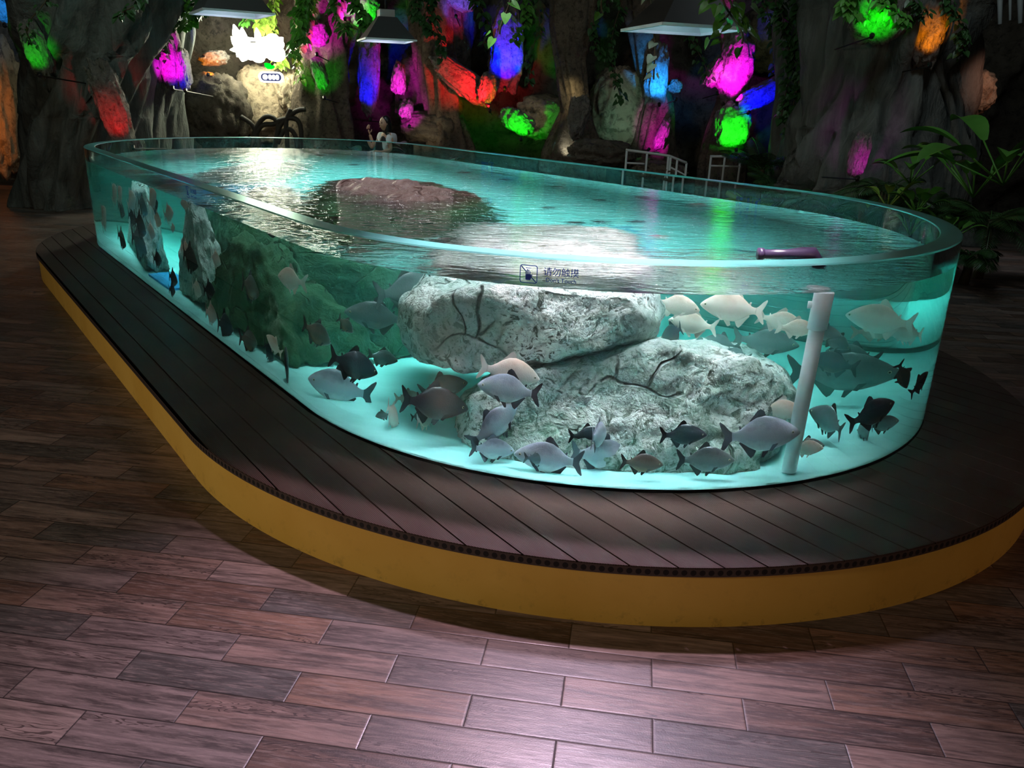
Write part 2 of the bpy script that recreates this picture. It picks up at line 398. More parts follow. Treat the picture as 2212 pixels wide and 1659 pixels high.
# ------------------------------------------------------------------ rocks in the tank
def rock_mat(name, light, mid, dark, algae, amt, zalg=None, scale=1.0):
    t = NT(name); g = t.n('NewGeometry'); P = g.outputs['Position']
    P = t.mapping(P, scale=(scale,) * 3)
    n1 = t.noise(P, 2.6, 5, 0.6, 0.4); n2 = t.noise(P, 13.0, 6, 0.72, 0.9); n3 = t.noise(P, 42.0, 4, 0.65)
    c = t.mix(t.ramp(n1, [(0.38, 0.0), (0.62, 1.0)]), mid, light)
    c = t.mix(t.ramp(n2, [(0.54, 0.0), (0.60, 0.5)]), c, t.mix(0.5, c, dark))
    c = t.mix(t.ramp(n2, [(0.40, 0.95), (0.455, 0.0)]), c, dark)
    c = t.mix(t.ramp(n3, [(0.37, 0.85), (0.43, 0.0)]), c, dark)
    na = t.noise(P, 1.9, 4, 0.6, 0.6)
    c = t.mix(t.ramp(na, [(0.5 - amt * 0.25, 0.0), (0.60 - amt * 0.25, min(1.0, 0.35 + amt))]), c, t.mix(n2, algae, tuple(x * 0.5 for x in algae)))  # algae blotches whose dark tone also paints in shade
    vo = t.n('TexVoronoi', {'feature': 'DISTANCE_TO_EDGE'}, Vector=t.n('VectorMath', {'operation': 'ADD'}, i0=P, i1=t.n('VectorMath', {'operation': 'SCALE'}, i0=t.n('TexNoise', None, Vector=P, Scale=3.0).outputs[1], Scale=0.35).outputs[0]).outputs[0], Scale=2.1).outputs[0]
    cr = t.ramp(vo, [(0.0, 1.0), (0.004, 1.0), (0.018, 0.0)])
    cr = t.math('MULTIPLY', cr, t.ramp(na, [(0.50, 0.0), (0.56, 1.0)]))
    c = t.mix(t.math('MULTIPLY', cr, 0.65), c, tuple(x * 0.35 for x in dark))
    h = t.math('SUBTRACT', t.math('ADD', t.math('MULTIPLY', n2, 1.0), t.math('MULTIPLY', n3, 0.5)), cr)
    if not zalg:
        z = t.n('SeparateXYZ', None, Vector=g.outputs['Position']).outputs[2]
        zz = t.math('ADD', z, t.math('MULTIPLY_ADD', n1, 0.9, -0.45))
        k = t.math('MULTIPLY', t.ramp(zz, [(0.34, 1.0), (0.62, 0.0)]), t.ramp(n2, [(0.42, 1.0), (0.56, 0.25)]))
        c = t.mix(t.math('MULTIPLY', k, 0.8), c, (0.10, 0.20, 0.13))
    if zalg:
        z = t.n('SeparateXYZ', None, Vector=g.outputs['Position']).outputs[2]
        zz = t.math('ADD', z, t.math('MULTIPLY_ADD', n1, 0.3, -0.15))
        k = t.ramp(t.math('DIVIDE', zz, 2.0), [((zalg - 0.16) / 2, 0.0), ((zalg - 0.02) / 2, 1.0)])
        c = t.mix(k, c, t.mix(n2, (0.085, 0.040, 0.032), (0.022, 0.010, 0.009)))
        k2 = t.math('MULTIPLY_ADD', k, -0.42, 0.75)
        return t.pbr(c, k2, normal=t.bump(h, 1.0, 0.03))
    return t.pbr(c, 0.6, normal=t.bump(h, 1.0, 0.045))
def make_rock(name, pts, mat, vox=0.03, seed=0, disp=0.05, smooth=3, ztop=None, parent=None, facet=0.06):
    bm = bmesh.new()
    for p in pts: bm.verts.new(p)
    r = bmesh.ops.convex_hull(bm, input=bm.verts)
    bmesh.ops.delete(bm, geom=list({g for g in r['geom_interior'] if isinstance(g, bmesh.types.BMVert)}), context='VERTS')
    me = bpy.data.meshes.new(name + '_hull'); bm.to_mesh(me); bm.free()
    tmp = bpy.data.objects.new('tmp', me); COL.objects.link(tmp)
    m = tmp.modifiers.new('r', 'REMESH'); m.mode = 'VOXEL'; m.voxel_size = vox
    dg = bpy.context.evaluated_depsgraph_get(); me2 = bpy.data.meshes.new_from_object(tmp.evaluated_get(dg))
    bpy.data.objects.remove(tmp); bpy.data.meshes.remove(me)
    bm = bmesh.new(); bm.from_mesh(me2); bpy.data.meshes.remove(me2)
    for _ in range(smooth): bmesh.ops.smooth_vert(bm, verts=bm.verts, factor=0.5, use_axis_x=True, use_axis_y=True, use_axis_z=True)
    bm.normal_update()
    off = Vector((seed * 7.3, seed * 3.1, seed * 5.7))
    for v in bm.verts:
        q = v.co + off
        d = mnoise.noise(q * 1.3) * facet + mnoise.fractal(q * 3.5, 0.6, 2.0, 4) * disp + mnoise.ridged_multi_fractal(q * 2.2, 0.8, 2.0, 3, 1.0, 2.0) * disp * -0.35
        v.co += v.normal * d
        if ztop is not None and v.co.z > ztop: v.co.z = ztop + (v.co.z - ztop) * 0.15
    return bm_obj(name, bm, mat, parent, True)
def shell(out, mid, front=0.25, fs=0.72, back=0.6, bs=0.7, zmax=None):
    """points of a boulder from its outline seen through the wall"""
    P = [side(x, y, mid)[0] for x, y in out]
    cx_, cy_ = sum(p[0] for p in out) / len(out), sum(p[1] for p in out) / len(out)
    F = [side(cx_ + (x - cx_) * fs, cy_ + (y - cy_) * fs, max(0.03, mid - front))[0] for x, y in out]
    vd = Vector(ray(cx_, cy_)); vd.z = 0; vd.normalize()
    C = sum(P, Vector()) / len(P)
    B = [C + (p - C) * bs + vd * back for p in P]
    R = P + F + B
    if zmax is not None: R = [Vector((p.x, p.y, min(p.z, zmax))) for p in R]
    return R
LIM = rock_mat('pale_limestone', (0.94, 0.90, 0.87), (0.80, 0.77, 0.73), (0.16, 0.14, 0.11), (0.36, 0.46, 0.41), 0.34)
LIMG = rock_mat('shaded_algae_limestone', (0.62, 0.64, 0.54), (0.34, 0.40, 0.28), (0.10, 0.15, 0.08), (0.045, 0.15, 0.05), 1.05, ZW)  # algae green that also carries the rock's shaded side as colour
LIMB = rock_mat('brown_wet_rock', (0.40, 0.30, 0.24), (0.24, 0.16, 0.12), (0.07, 0.05, 0.04), (0.14, 0.12, 0.07), 0.3)
lower = shell([(955, 965), (985, 860), (1060, 812), (1180, 778), (1290, 762), (1440, 735), (1560, 760), (1700, 800), (1732, 850), (1722, 950), (1688, 1075), (1540, 1095), (1340, 1100), (1130, 1075), (1000, 1010)], 0.80, 0.42, 0.93, 0.8, 0.8)
for px_, py_ in ((1060, 1040), (1180, 1062), (1320, 1075), (1480, 1075), (1640, 1068)):
    q_ = side(px_, py_, 0.22)[0]; lower.append(Vector((q_.x, q_.y, ZB - 0.02))); lower.append(Vector((q_.x, q_.y, ZB + 0.06)))
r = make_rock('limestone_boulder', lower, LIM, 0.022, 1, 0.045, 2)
tag(r, 'wide pale limestone boulder resting on the tank floor beneath the smaller upper boulder', 'rock')
upper = shell([(872, 735), (880, 665), (925, 625), (1010, 606), (1180, 606), (1400, 622), (1446, 682), (1418, 742), (1300, 768), (1180, 772), (1090, 800), (1000, 812), (895, 785)], 0.70, 0.32, 0.88, 1.15, 0.95, ZW - 0.05)
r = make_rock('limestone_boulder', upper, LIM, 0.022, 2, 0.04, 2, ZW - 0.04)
tag(r, 'pale cracked boulder stacked on the wide lower one, just under the water surface', 'rock')
# central rock whose brown top breaks the surface
isl = [onz(x, y, ZW) for x, y in ((680, 405), (700, 388), (800, 380), (930, 388), (1040, 418), (1050, 440), (960, 450), (800, 440), (700, 425))]
ctr = sum((Vector(p) for p in isl), Vector()) / len(isl)
cpts = []
for p in isl:
    p = Vector(p)
    for z, s_ in ((ZW + 0.035, 0.55), (ZW - 0.05, 0.95), (ZW - 0.4, 1.12), (ZB - 0.02, 1.22)):
        q = ctr + (p - ctr) * s_; cpts.append(Vector((q.x, q.y, z)))
r = make_rock('centre_rock', cpts, LIMG, 0.035, 3, 0.05, 3, None, None, 0.05)
r.name = 'island_rock'
tag(r, 'tall shade-toned green algae rock in the tank centre with its wet brown top breaking the surface', 'rock')
def local_rock(spec, mat, name='limestone_boulder', **kw):
    """spec: list of (z, [(X, Y) ...]) outlines in tank axes"""
    return make_rock(name, [tank_world(X, Y, z) for z, L in spec for X, Y in L], mat, **kw)
r = local_rock([(1.10, [(-0.15, 1.0), (0.12, 0.95), (0.1, 1.2), (-0.1, 1.28)]), (0.8, [(-0.35, 0.95), (0.22, 0.85), (0.25, 1.3), (-0.3, 1.42)]), (ZB, [(-0.55, 0.8), (0.35, 0.8), (0.4, 1.35), (-0.5, 1.45)])], LIM, seed=4, vox=0.03, disp=0.06, ztop=ZW - 0.03)  # separate pale boulder standing in for the island rock's lit end
tag(r, 'white upright boulder leaning on the green island rock, behind the straight side wall', 'rock')
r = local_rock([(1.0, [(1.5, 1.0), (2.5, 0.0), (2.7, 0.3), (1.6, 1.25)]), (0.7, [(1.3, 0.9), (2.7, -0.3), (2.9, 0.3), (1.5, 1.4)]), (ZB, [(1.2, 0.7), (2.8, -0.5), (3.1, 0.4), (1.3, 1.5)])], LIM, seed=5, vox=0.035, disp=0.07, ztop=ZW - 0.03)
tag(r, 'white rugged boulder at the far rounded end of the tank', 'rock')
r = local_rock([(0.95, [(-1.6, 0.9), (-0.9, 1.0), (-1.5, 1.3), (-0.9, 1.35)]), (0.55, [(-2.0, 0.8), (-0.6, 0.9), (-1.9, 1.45), (-0.5, 1.45)]), (ZB, [(-2.1, 0.6), (-0.4, 0.7), (-2.0, 1.5), (-0.4, 1.5)])], LIMG, seed=6, vox=0.035, disp=0.07, name='shaded_algae_rock')
tag(r, 'low dark green rock at the foot of the island rock, close to the side wall', 'rock')

# ------------------------------------------------------------------ water pipe, nozzle, blue mats
def tube(bm, pts, rad, seg=12, caps=True):
    pts = [Vector(p) for p in pts]; rings = []
    for i, p in enumerate(pts):
        d = (pts[min(i + 1, len(pts) - 1)] - pts[max(i - 1, 0)]).normalized()
        a = d.orthogonal().normalized() if i == 0 else (rings_a - d * rings_a.dot(d)).normalized()
        rings_a = a; b = d.cross(a)
        rr = rad[i] if isinstance(rad, (list, tuple)) else rad
        rings.append([bm.verts.new(p + (a * math.cos(2 * PI * k / seg) + b * math.sin(2 * PI * k / seg)) * rr) for k in range(seg)])
    for r0, r1 in zip(rings, rings[1:]):
        for k in range(seg): bm.faces.new((r0[k], r0[(k + 1) % seg], r1[(k + 1) % seg], r1[k]))
    if caps: bm.faces.new(rings[0][::-1]); bm.faces.new(rings[-1])
    return bm
def tube_obj(name, pts, rad, mat, parent=None, seg=12, org=None):
    if org is not None: pts = [Vector(p) - Vector(org) for p in pts]
    return bm_obj(name, tube(bmesh.new(), pts, rad, seg), mat, parent, True)
PVC = plain('white_plastic_pipe', (0.78, 0.82, 0.84), 0.35)
PURP = plain('dark_purple_plastic', (0.035, 0.022, 0.05), 0.3)
pb, _ = side(1697, 1062, 0.12); pt, _ = side(1778, 650, 0.12)
pb.z = ZB + 0.01; pt.z = ZW - 0.015
pipe = empty('water_pipe', pb, 'white plastic pipe standing in the tank beside the stacked boulders', 'pipe')
v = (pt - pb)
tube_obj('pipe_shaft', [Vector(), v], 0.037, PVC, pipe, 24)
tube_obj('pipe_sleeve', [v * 0.80, v * 0.805, v * 0.995, v], [0.038, 0.046, 0.046, 0.042], PVC, pipe, 24)
sd_ = Vector((-1, 0.1, 0)).normalized()
tube_obj('side_outlet', [v * 0.93, v * 0.93 + sd_ * 0.062], 0.017, PVC, pipe, 16)
nz = onz(1700, 549, ZW + 0.045); nz = Vector(nz)
nzl = empty('water_nozzle', nz, 'dark purple nozzle pouring water just above the surface by the white pipe', 'nozzle')
ax = Vector((1, 0.10, 0)).normalized()
tube_obj('nozzle_body', [ax * -0.13, ax * 0.0, ax * 0.08, ax * 0.13, ax * 0.155 + Vector((0, 0, -0.03)), ax * 0.16 + Vector((0, 0, -0.12))], [0.022, 0.026, 0.036, 0.040, 0.038, 0.030], PURP, nzl, 20)
tube_obj('nozzle_ring', [ax * -0.15, ax * -0.125], 0.030, PURP, nzl, 20)
BLUE = plain('bright_blue_mat', (0.015, 0.36, 0.75), 0.6, nscale=9)
def mat_on_floor(name, quad, label):
    bm = bmesh.new()
    vs = [bm.verts.new(tank_world(x, y, ZB + 0.003)) for x, y in quad]
    f = bm.faces.new(vs); e = bmesh.ops.extrude_face_region(bm, geom=[f])
    for g_ in e['geom']:
        if isinstance(g_, bmesh.types.BMVert): g_.co.z += 0.02
    bmesh.ops.recalc_face_normals(bm, faces=bm.faces)
    tag(bm_obj(name, bm, BLUE), label, 'mat')
mat_on_floor('blue_mat', [(-2.9, 0.55), (-2.0, -0.2), (-2.35, -0.75), (-3.25, 0.0)], 'bright blue mat on the tank floor, left of the stacked boulders')
mat_on_floor('blue_mat', [(0.45, 0.75), (1.15, 0.75), (1.15, 1.55), (0.45, 1.55)], 'bright blue mat on the tank floor between the two white boulders at the far end')

# ------------------------------------------------------------------ fish
def fish_mat(name, back, flank, belly, rough=0.35, nz_=0.25):
    t = NT(name); o = t.coord('Object'); z = t.n('SeparateXYZ', None, Vector=o).outputs[2]
    n = t.noise(t.mapping(o, scale=(1, 3, 1)), 9.0, 3); n2 = t.noise(o, 60.0, 2)
    zz = t.math('ADD', z, t.math('MULTIPLY_ADD', n, 0.16, -0.08))
    c = t.ramp(t.math('MULTIPLY_ADD', zz, 2.0, 0.5), [(0.12, belly), (0.38, flank), (0.62, flank), (0.85, back)])
    return t.pbr(c, rough, normal=t.bump(n2, 0.25, 0.004))
FM = {
 'K': (fish_mat('charcoal_fish_skin', (0.009, 0.009, 0.014), (0.016, 0.017, 0.025), (0.07, 0.06, 0.05)), plain('charcoal_fish_fin', (0.014, 0.014, 0.019), 0.5)),
 'S': (fish_mat('silver_fish_skin', (0.16, 0.16, 0.20), (0.34, 0.35, 0.41), (0.62, 0.66, 0.66)), plain('slate_fish_fin', (0.07, 0.07, 0.09), 0.5)),
 'P': (fish_mat('pale_pink_fish_skin', (0.56, 0.36, 0.29), (0.70, 0.54, 0.48), (0.78, 0.70, 0.62)), plain('pale_fish_fin', (0.72, 0.58, 0.52), 0.5)),
 'T': (fish_mat('grey_fish_skin', (0.06, 0.07, 0.075), (0.12, 0.14, 0.145), (0.26, 0.30, 0.29)), plain('grey_fish_fin', (0.06, 0.07, 0.07), 0.5)),
 'B': (fish_mat('brown_fish_skin', (0.05, 0.035, 0.03), (0.12, 0.075, 0.055), (0.30, 0.16, 0.08)), plain('brown_fish_fin', (0.05, 0.035, 0.03), 0.5)),
}
EYE = plain('fish_eye_ring', (0.55, 0.50, 0.35), 0.2); PUP = plain('fish_pupil', (0.004, 0.004, 0.004), 0.1)
PROF = [(0.5, -0.005, 0.012, 0.012), (0.485, 0.028, -0.028, 0.030), (0.44, 0.068, -0.060, 0.050), (0.37, 0.118, -0.098, 0.068), (0.28, 0.168, -0.140, 0.080), (0.17, 0.212, -0.178, 0.084), (0.05, 0.232, -0.198, 0.080),
        (-0.06, 0.215, -0.188, 0.068), (-0.16, 0.160, -0.140, 0.050), (-0.24, 0.098, -0.088, 0.032), (-0.30, 0.060, -0.056, 0.020), (-0.345, 0.050, -0.048, 0.012), (-0.37, 0.055, -0.053, 0.006)]
def bendy(x, b): return b * (0.3 - x) ** 2 * (1 if x < 0.3 else 0)
def fish_body(b):
    bm = bmesh.new(); rings = []; seg = 20
    for x, t_, lo, wd in PROF:
        if x == 0.5: t_, lo = 0.010, -0.012
        cz = (t_ + lo) / 2; hz = (t_ - lo) / 2
        rings.append([bm.verts.new((x, bendy(x, b) + math.sin(a) * wd * (abs(math.sin(a)) ** 0.15 if math.sin(a) else 1), cz + math.cos(a) * hz)) for a in [2 * PI * k / seg for k in range(seg)]])
    for r0, r1 in zip(rings, rings[1:]):
        for k in range(seg): bm.faces.new((r0[k], r0[(k + 1) % seg], r1[(k + 1) % seg], r1[k]))
    bm.faces.new(rings[0]); bm.faces.new(rings[-1][::-1])
    bmesh.ops.subdivide_edges(bm, edges=bm.edges, cuts=1, use_grid_fill=True, smooth=0.6)
    bmesh.ops.recalc_face_normals(bm, faces=bm.faces)
    me = bpy.data.meshes.new('fish_body'); bm.to_mesh(me); bm.free()
    me.polygons.foreach_set('use_smooth', [True] * len(me.polygons)); return me
def fin_mesh(name, pts, b=0.0, th=0.005, M4=None):
    """fin from a 2D outline (x, z); thin lens"""
    bm = bmesh.new(); n = len(pts)
    cx_ = sum(p[0] for p in pts) / n; cz_ = sum(p[1] for p in pts) / n
    L = [bm.verts.new((x, bendy(x, b), z)) for x, z in pts]
    c1 = bm.verts.new((cx_, bendy(cx_, b) + th, cz_)); c2 = bm.verts.new((cx_, bendy(cx_, b) - th, cz_))
    for i in range(n):
        bm.faces.new((L[i], L[(i + 1) % n], c1)); bm.faces.new((L[(i + 1) % n], L[i], c2))
    bmesh.ops.recalc_face_normals(bm, faces=bm.faces)
    if M4 is not None: bm.transform(M4)
    me = bpy.data.meshes.new(name); bm.to_mesh(me); bm.free(); return me
TAIL = [(-0.345, 0.035), (-0.40, 0.075), (-0.46, 0.145), (-0.515, 0.185), (-0.525, 0.165), (-0.50, 0.09), (-0.465, 0.02), (-0.462, -0.01), (-0.49, -0.08), (-0.515, -0.165), (-0.505, -0.185), (-0.45, -0.145), (-0.395, -0.07), (-0.345, -0.032)]
DORS = [(0.06, 0.215), (0.035, 0.285), (-0.01, 0.315), (-0.05, 0.295), (-0.10, 0.235), (-0.145, 0.185), (-0.15, 0.150), (-0.04, 0.205)]
ADIP = [(-0.245, 0.092), (-0.265, 0.125), (-0.285, 0.12), (-0.275, 0.075)]
ANAL = [(-0.06, -0.175), (-0.10, -0.25), (-0.135, -0.275), (-0.17, -0.24), (-0.24, -0.14), (-0.285, -0.085), (-0.26, -0.065), (-0.15, -0.135)]
PELV = [(0.10, -0.180), (0.03, -0.265), (0.0, -0.26), (0.02, -0.19)]
PECT = [(0.22, -0.10), (0.14, -0.185), (0.10, -0.18), (0.16, -0.085)]
def sphere_me(name, r, loc, sub=2):
    bm = bmesh.new(); bmesh.ops.create_icosphere(bm, subdivisions=sub, radius=r, matrix=Matrix.Translation(loc))
    me = bpy.data.meshes.new(name); bm.to_mesh(me); bm.free(); me.polygons.foreach_set('use_smooth', [True] * len(me.polygons)); return me
FPROTO = {}
def fish_parts(kind, b):
    key = (kind, b)
    if key in FPROTO: return FPROTO[key]
    sk, fn = FM[kind]; L = []
    body = fish_body(b); body.materials.append(sk)
    for nm, pts in (('tail_fin', TAIL), ('dorsal_fin', DORS), ('adipose_fin', ADIP), ('anal_fin', ANAL)):
        me = fin_mesh(nm, pts, b); me.materials.append(fn); L.append((nm, me))
    for s_ in (1, -1):
        for nm, pts, rx in (('pelvic_fin', PELV, 0.35), ('pectoral_fin', PECT, 0.5)):
            me = fin_mesh(nm, pts, 0, 0.004, Matrix.Translation((0, s_ * (0.035 if nm == 'pelvic_fin' else 0.062), 0)))
            me.materials.append(fn); L.append((nm, me))
        me = sphere_me('eye', 0.019, (0.405, s_ * 0.052, 0.022)); me.materials.append(EYE)
        L.append(('eye', me))
        me = sphere_me('pupil', 0.0115, (0.407, s_ * 0.0635, 0.022)); me.materials.append(PUP); L.append(('pupil', me))
    FPROTO[key] = (body, L); return FPROTO[key]
CN = {'K': 'charcoal', 'S': 'silver grey', 'P': 'pale pink', 'T': 'slate grey', 'B': 'brown'}
def fish(px, py, L, d, pitch, yaw, kind, depth, label, bend=0.0, fromtop=False, group=None, detail=True, hsc=1.0):
    if fromtop:
        P = top(px, py, depth); ad = (P - Vector(CPOS)).length * 0.85
    else:
        P, ad = side(px, py, depth)
    if not fromtop and px < 560:
        # the raking view through the straight wall squeezes fish sideways: long level fish read as short ovals
        if abs(pitch) > 35: L *= 1.9
        else: L *= 1.35
        pitch *= 0.3; yaw *= 0.4
    P.z = max(P.z, ZB + 0.07); P.z = min(P.z, ZW - 0.06)
    size = L / FPX * ad
    cy_ = abs(math.cos(math.radians(yaw)))
    size = size / max(cy_, 0.38)
    vd = Vector(ray(px, py)); vd.z = 0; vd.normalize(); rt = Vector((vd.y, -vd.x, 0))
    y_ = math.radians(yaw); h = (rt * d * math.cos(y_) + vd * math.sin(y_)).normalized()
    p_ = math.radians(pitch); X = (h * math.cos(p_) + Vector((0, 0, 1)) * math.sin(p_)).normalized()
    Y = Vector((0, 0, 1)).cross(X).normalized(); Z = X.cross(Y)
    R = Matrix((X, Y, Z)).transposed().to_4x4()
    root = bpy.data.objects.new('pacu_fish', fish_parts(kind, bend)[0]); COL.objects.link(root)
    root.matrix_world = Matrix.Translation(P) @ R @ Matrix.Diagonal((size, size, size * 1.16, 1))
    tag(root, label, 'fish', group)
    if detail:
        for nm, me in fish_parts(kind, bend)[1]:
            c = bpy.data.objects.new(nm, me); COL.objects.link(c); c.parent = root
    return root

FISH = '''
765 790 122 1 -17 15 K .28 1 charcoal fish with raised tail swimming down to the right, left of the upper boulder
938 873 152 1 -8 8 K .22 0 largest charcoal fish, facing right over the blue mat beside the lower boulder
730 868 148 -1 8 10 S .55 0 translucent silver fish facing left over the sand, beneath the charcoal fish with raised tail
1100 806 132 1 -12 10 P .26 0 pale pink fish facing right directly above a silver fish in front of the boulders
1098 842 132 -1 5 8 S .16 0 silver fish facing left directly beneath the pale pink fish in front of the boulders
1072 918 112 1 38 35 S .20 1 silver fish climbing steeply to the right before the left end of the lower boulder
1183 992 142 -1 2 8 S .12 0 silver fish with orange chin facing left near the bottom front of the lower boulder
1300 1012 138 1 -8 12 S .26 -1 pale bellied silver fish facing right, low by the boulder, half behind a small brown fish
1387 1001 86 1 -3 10 B .10 0 small dark brown fish facing right, low in front of the lower boulder
1270 941 78 1 2 15 K .28 0 small charcoal fish facing right, mostly hidden by a fish seen head on
1292 941 46 1 -10 78 S .14 0 small silver fish seen almost head on before the lower boulder
1477 940 92 1 3 10 K .22 0 charcoal fish with silver belly facing right, above a larger grey one by the lower boulder
1525 994 114 1 2 10 T .12 0 grey fish with dark fins facing right, low before the right end of the boulder
1645 940 156 1 7 10 S .12 0 largest silver fish with pinkish head, facing right in front of the pipe
1558 936 84 1 -3 20 T .36 1 grey fish facing right, tucked behind the tail of the largest silver fish
1688 886 88 1 -6 10 P .30 0 pale beige fish facing right, above the largest silver fish at the pipe
1744 968 66 1 2 10 P .16 0 small pale beige fish facing right, just right of the pipe foot
1740 1001 62 1 2 15 T .34 0 small grey fish directly beneath the small pale beige fish at the pipe foot
1886 893 104 1 22 20 K .10 0 deep bodied black fish facing right in the open water right of the pipe
1792 908 96 -1 12 30 T .55 1 blue grey fish facing left between the pipe and the deep bodied black fish
1905 940 58 1 5 30 T .45 0 small grey fish beneath the deep bodied black fish
1866 955 56 -1 -25 55 T .50 0 small grey fish pointing away, under the tail of the deep bodied black fish
1951 812 42 1 -60 50 K .40 0 small dark fish hanging nose down near the right edge of the tank
1988 828 62 1 35 25 K .10 0 charcoal fish pressed to the curved right edge of the tank
1822 806 160 1 2 10 T 1.4 0 very large slate fish facing right in the middle distance, right of the pipe
1800 785 86 -1 6 15 K 1.2 0 dark fish facing left just above the very large slate fish
1842 768 82 -1 4 15 T 1.6 0 grey fish facing left, topmost of the three crowded right of the pipe
1806 738 46 1 -35 40 T 1.1 0 small grey fish nosing down, high to the right of the pipe
1582 666 122 -1 2 10 P .75 0 pale green lit fish facing left near the surface, right of the upper boulder
1462 660 88 1 -12 10 P .85 0 pale fish facing right, emerging from behind the upper boulder at the surface
1496 700 92 -1 4 10 P .95 0 pale fish facing left beneath the one emerging from behind the upper boulder
1455 720 54 -1 -30 45 K .8 1 small charcoal fish with tail up, beside the right end of the upper boulder
1655 740 104 1 -5 15 T 1.5 1 slate fish in the back centre, left of the pipe
1558 742 66 -1 6 25 T 1.5 0 grey fish in the back, beneath the pale green lit one
1508 756 76 1 -8 20 T 1.4 0 grey fish skimming over the top of the lower boulder
1592 766 50 -1 8 20 T 1.3 0 small grey fish just above the right slope of the lower boulder
1686 694 76 1 -14 20 P 1.2 0 pale fish nosing down, left of the pipe collar
1722 709 70 1 -3 15 P .9 0 pale slender fish touching the pipe in the image, below its collar
1902 692 112 -1 3 20 P 1.3 0 white lit fish near the surface by the far right wall
1895 716 60 1 4 25 P 1.5 0 small white fish under the long white lit one at the right
1780 720 58 1 -12 25 T 1.0 0 small slate fish directly right of the pipe
1960 720 66 -1 0 30 P 1.1 0 faint pale fish at the upper right edge of the tank
686 722 84 1 -28 30 B .55 1 reddish dark fish diving right, behind the charcoal one with raised tail
746 702 48 1 -40 30 B .75 0 small brown fish nosing down, above the charcoal one with raised tail
826 773 66 1 -14 15 T .85 0 small slate fish nosing right, between the charcoal one and the upper boulder
812 684 118 -1 4 15 T 1.0 0 large slate fish gliding left beneath the surface, left of the upper boulder
884 628 140 1 6 20 T 1.1 0 big dark fish just beneath the surface at the upper left of the upper boulder
888 660 96 1 -20 30 K 1.2 -1 charcoal fish below the big dark one, partly behind the upper boulder
592 745 50 -1 28 40 P .35 0 lone small pale pink fish in front of the dark green rock
622 833 50 1 72 60 K .25 0 thin dark fish standing on its tail close to the side wall
582 778 62 1 -35 30 K .45 0 charcoal fish sinking nose first in front of the green rock near the wall foot
538 738 66 1 -30 35 B .35 1 brown fish with orange flank in front of the green rock
487 716 52 1 -40 50 K .30 0 dark fish nosing down, low along the side wall
452 627 50 1 -10 20 K .30 0 rounded black fish facing right before the white upright boulder
541 622 52 1 -62 55 B .30 0 dark brown fish seen edge on against the green rock
847 910 46 1 -42 62 P .35 0 small pale fish seen from the front, under the silver one
918 912 48 1 -5 55 P .45 0 small pale fish peeping out below the largest charcoal fish
828 956 32 -1 -20 30 T .30 0 small speckled fish near the sand at the wall foot, left one of two
906 950 40 1 8 30 T .50 0 small grey fish near the sand beside the foot of the lower boulder
958 838 104 1 12 15 T .60 0 slate fish rising behind the largest charcoal fish
882 862 60 1 0 20 P .80 0 faint pale fish behind the tail of the largest charcoal fish
628 604 90 -1 4 20 P .60 0 blurry pale green fish facing left near the surface by the green rock
1062 1020 96 1 -6 15 S .14 0 faint grey fish grazing the bottom at the glass, left of the lower boulder
1160 1040 60 1 -5 15 T .10 0 grey fish back just visible above the decking at the front glass
303 487 46 1 -62 45 K .35 0 black oval fish in front of the far white boulder
340 560 44 1 -15 20 K .25 0 black fish in the blue gap between the two white boulders
411 559 52 1 -62 45 K .20 0 black fish seen edge on before the white upright boulder
374 601 32 1 -50 40 K .30 0 small dark fish above the far blue mat
373 638 34 1 -30 40 K .25 0 small dark fish over the far blue mat
263 516 36 1 -75 50 K .30 0 thin dark fish at the left edge of the far white boulder
300 525 60 1 -65 40 T .45 0 slate fish sliding down in front of the far white boulder
262 452 30 1 -70 50 T .60 0 slate fish near the surface above the far white boulder
308 446 38 1 -70 45 T .50 0 grey fish crossing the top of the far white boulder
247 420 34 1 75 55 P .30 0 slim pale fish standing upright near the far left wall
259 422 30 1 78 55 P .40 0 second slim pale fish from the far left edge, standing upright
224 470 38 1 80 50 P .20 0 pale green fish against the far left edge of the tank
284 436 40 1 40 40 P .60 0 pale fish in the pack above the far white boulder, highest one
329 430 38 1 60 40 P .30 0 white pinkish fish just under the water line on the left wall
340 475 30 1 -50 40 P .25 0 rosy fish swimming down in the left pack
364 462 48 1 15 30 P .60 0 broad pale green fish in the middle of the left pack
400 442 32 -1 20 40 P .45 0 pale yellow fish next to the top of the white upright boulder
373 492 24 1 10 50 P .35 0 tiny pale fish in the clear gap of the left pack
326 500 32 1 -55 40 P .30 0 pale violet fish swimming down before the far white boulder
401 540 34 1 -60 50 P .25 0 cream fish before the white upright boulder, behind a black one
466 560 32 1 -62 45 P .35 0 orange tinted fish before the green part of the island rock
456 678 40 1 -45 45 P .15 0 orange beige fish low down beside the far wall foot
425 625 34 1 -65 50 P .40 0 faint pink fish before the white upright boulder
285 470 30 1 -60 40 K .50 0 small black fish over the crown of the far white boulder
335 445 26 1 50 40 K .60 0 small dark fish right under the water line of the left pack
'''
for row in FISH.strip().split('\n'):
    q = row.split(' ', 9); f_ = [float(v) for v in q[:6]]
    fish(f_[0], f_[1], f_[2], f_[3], f_[4], f_[5], q[6], float(q[7]), q[9], float(q[8]) * 0.22)
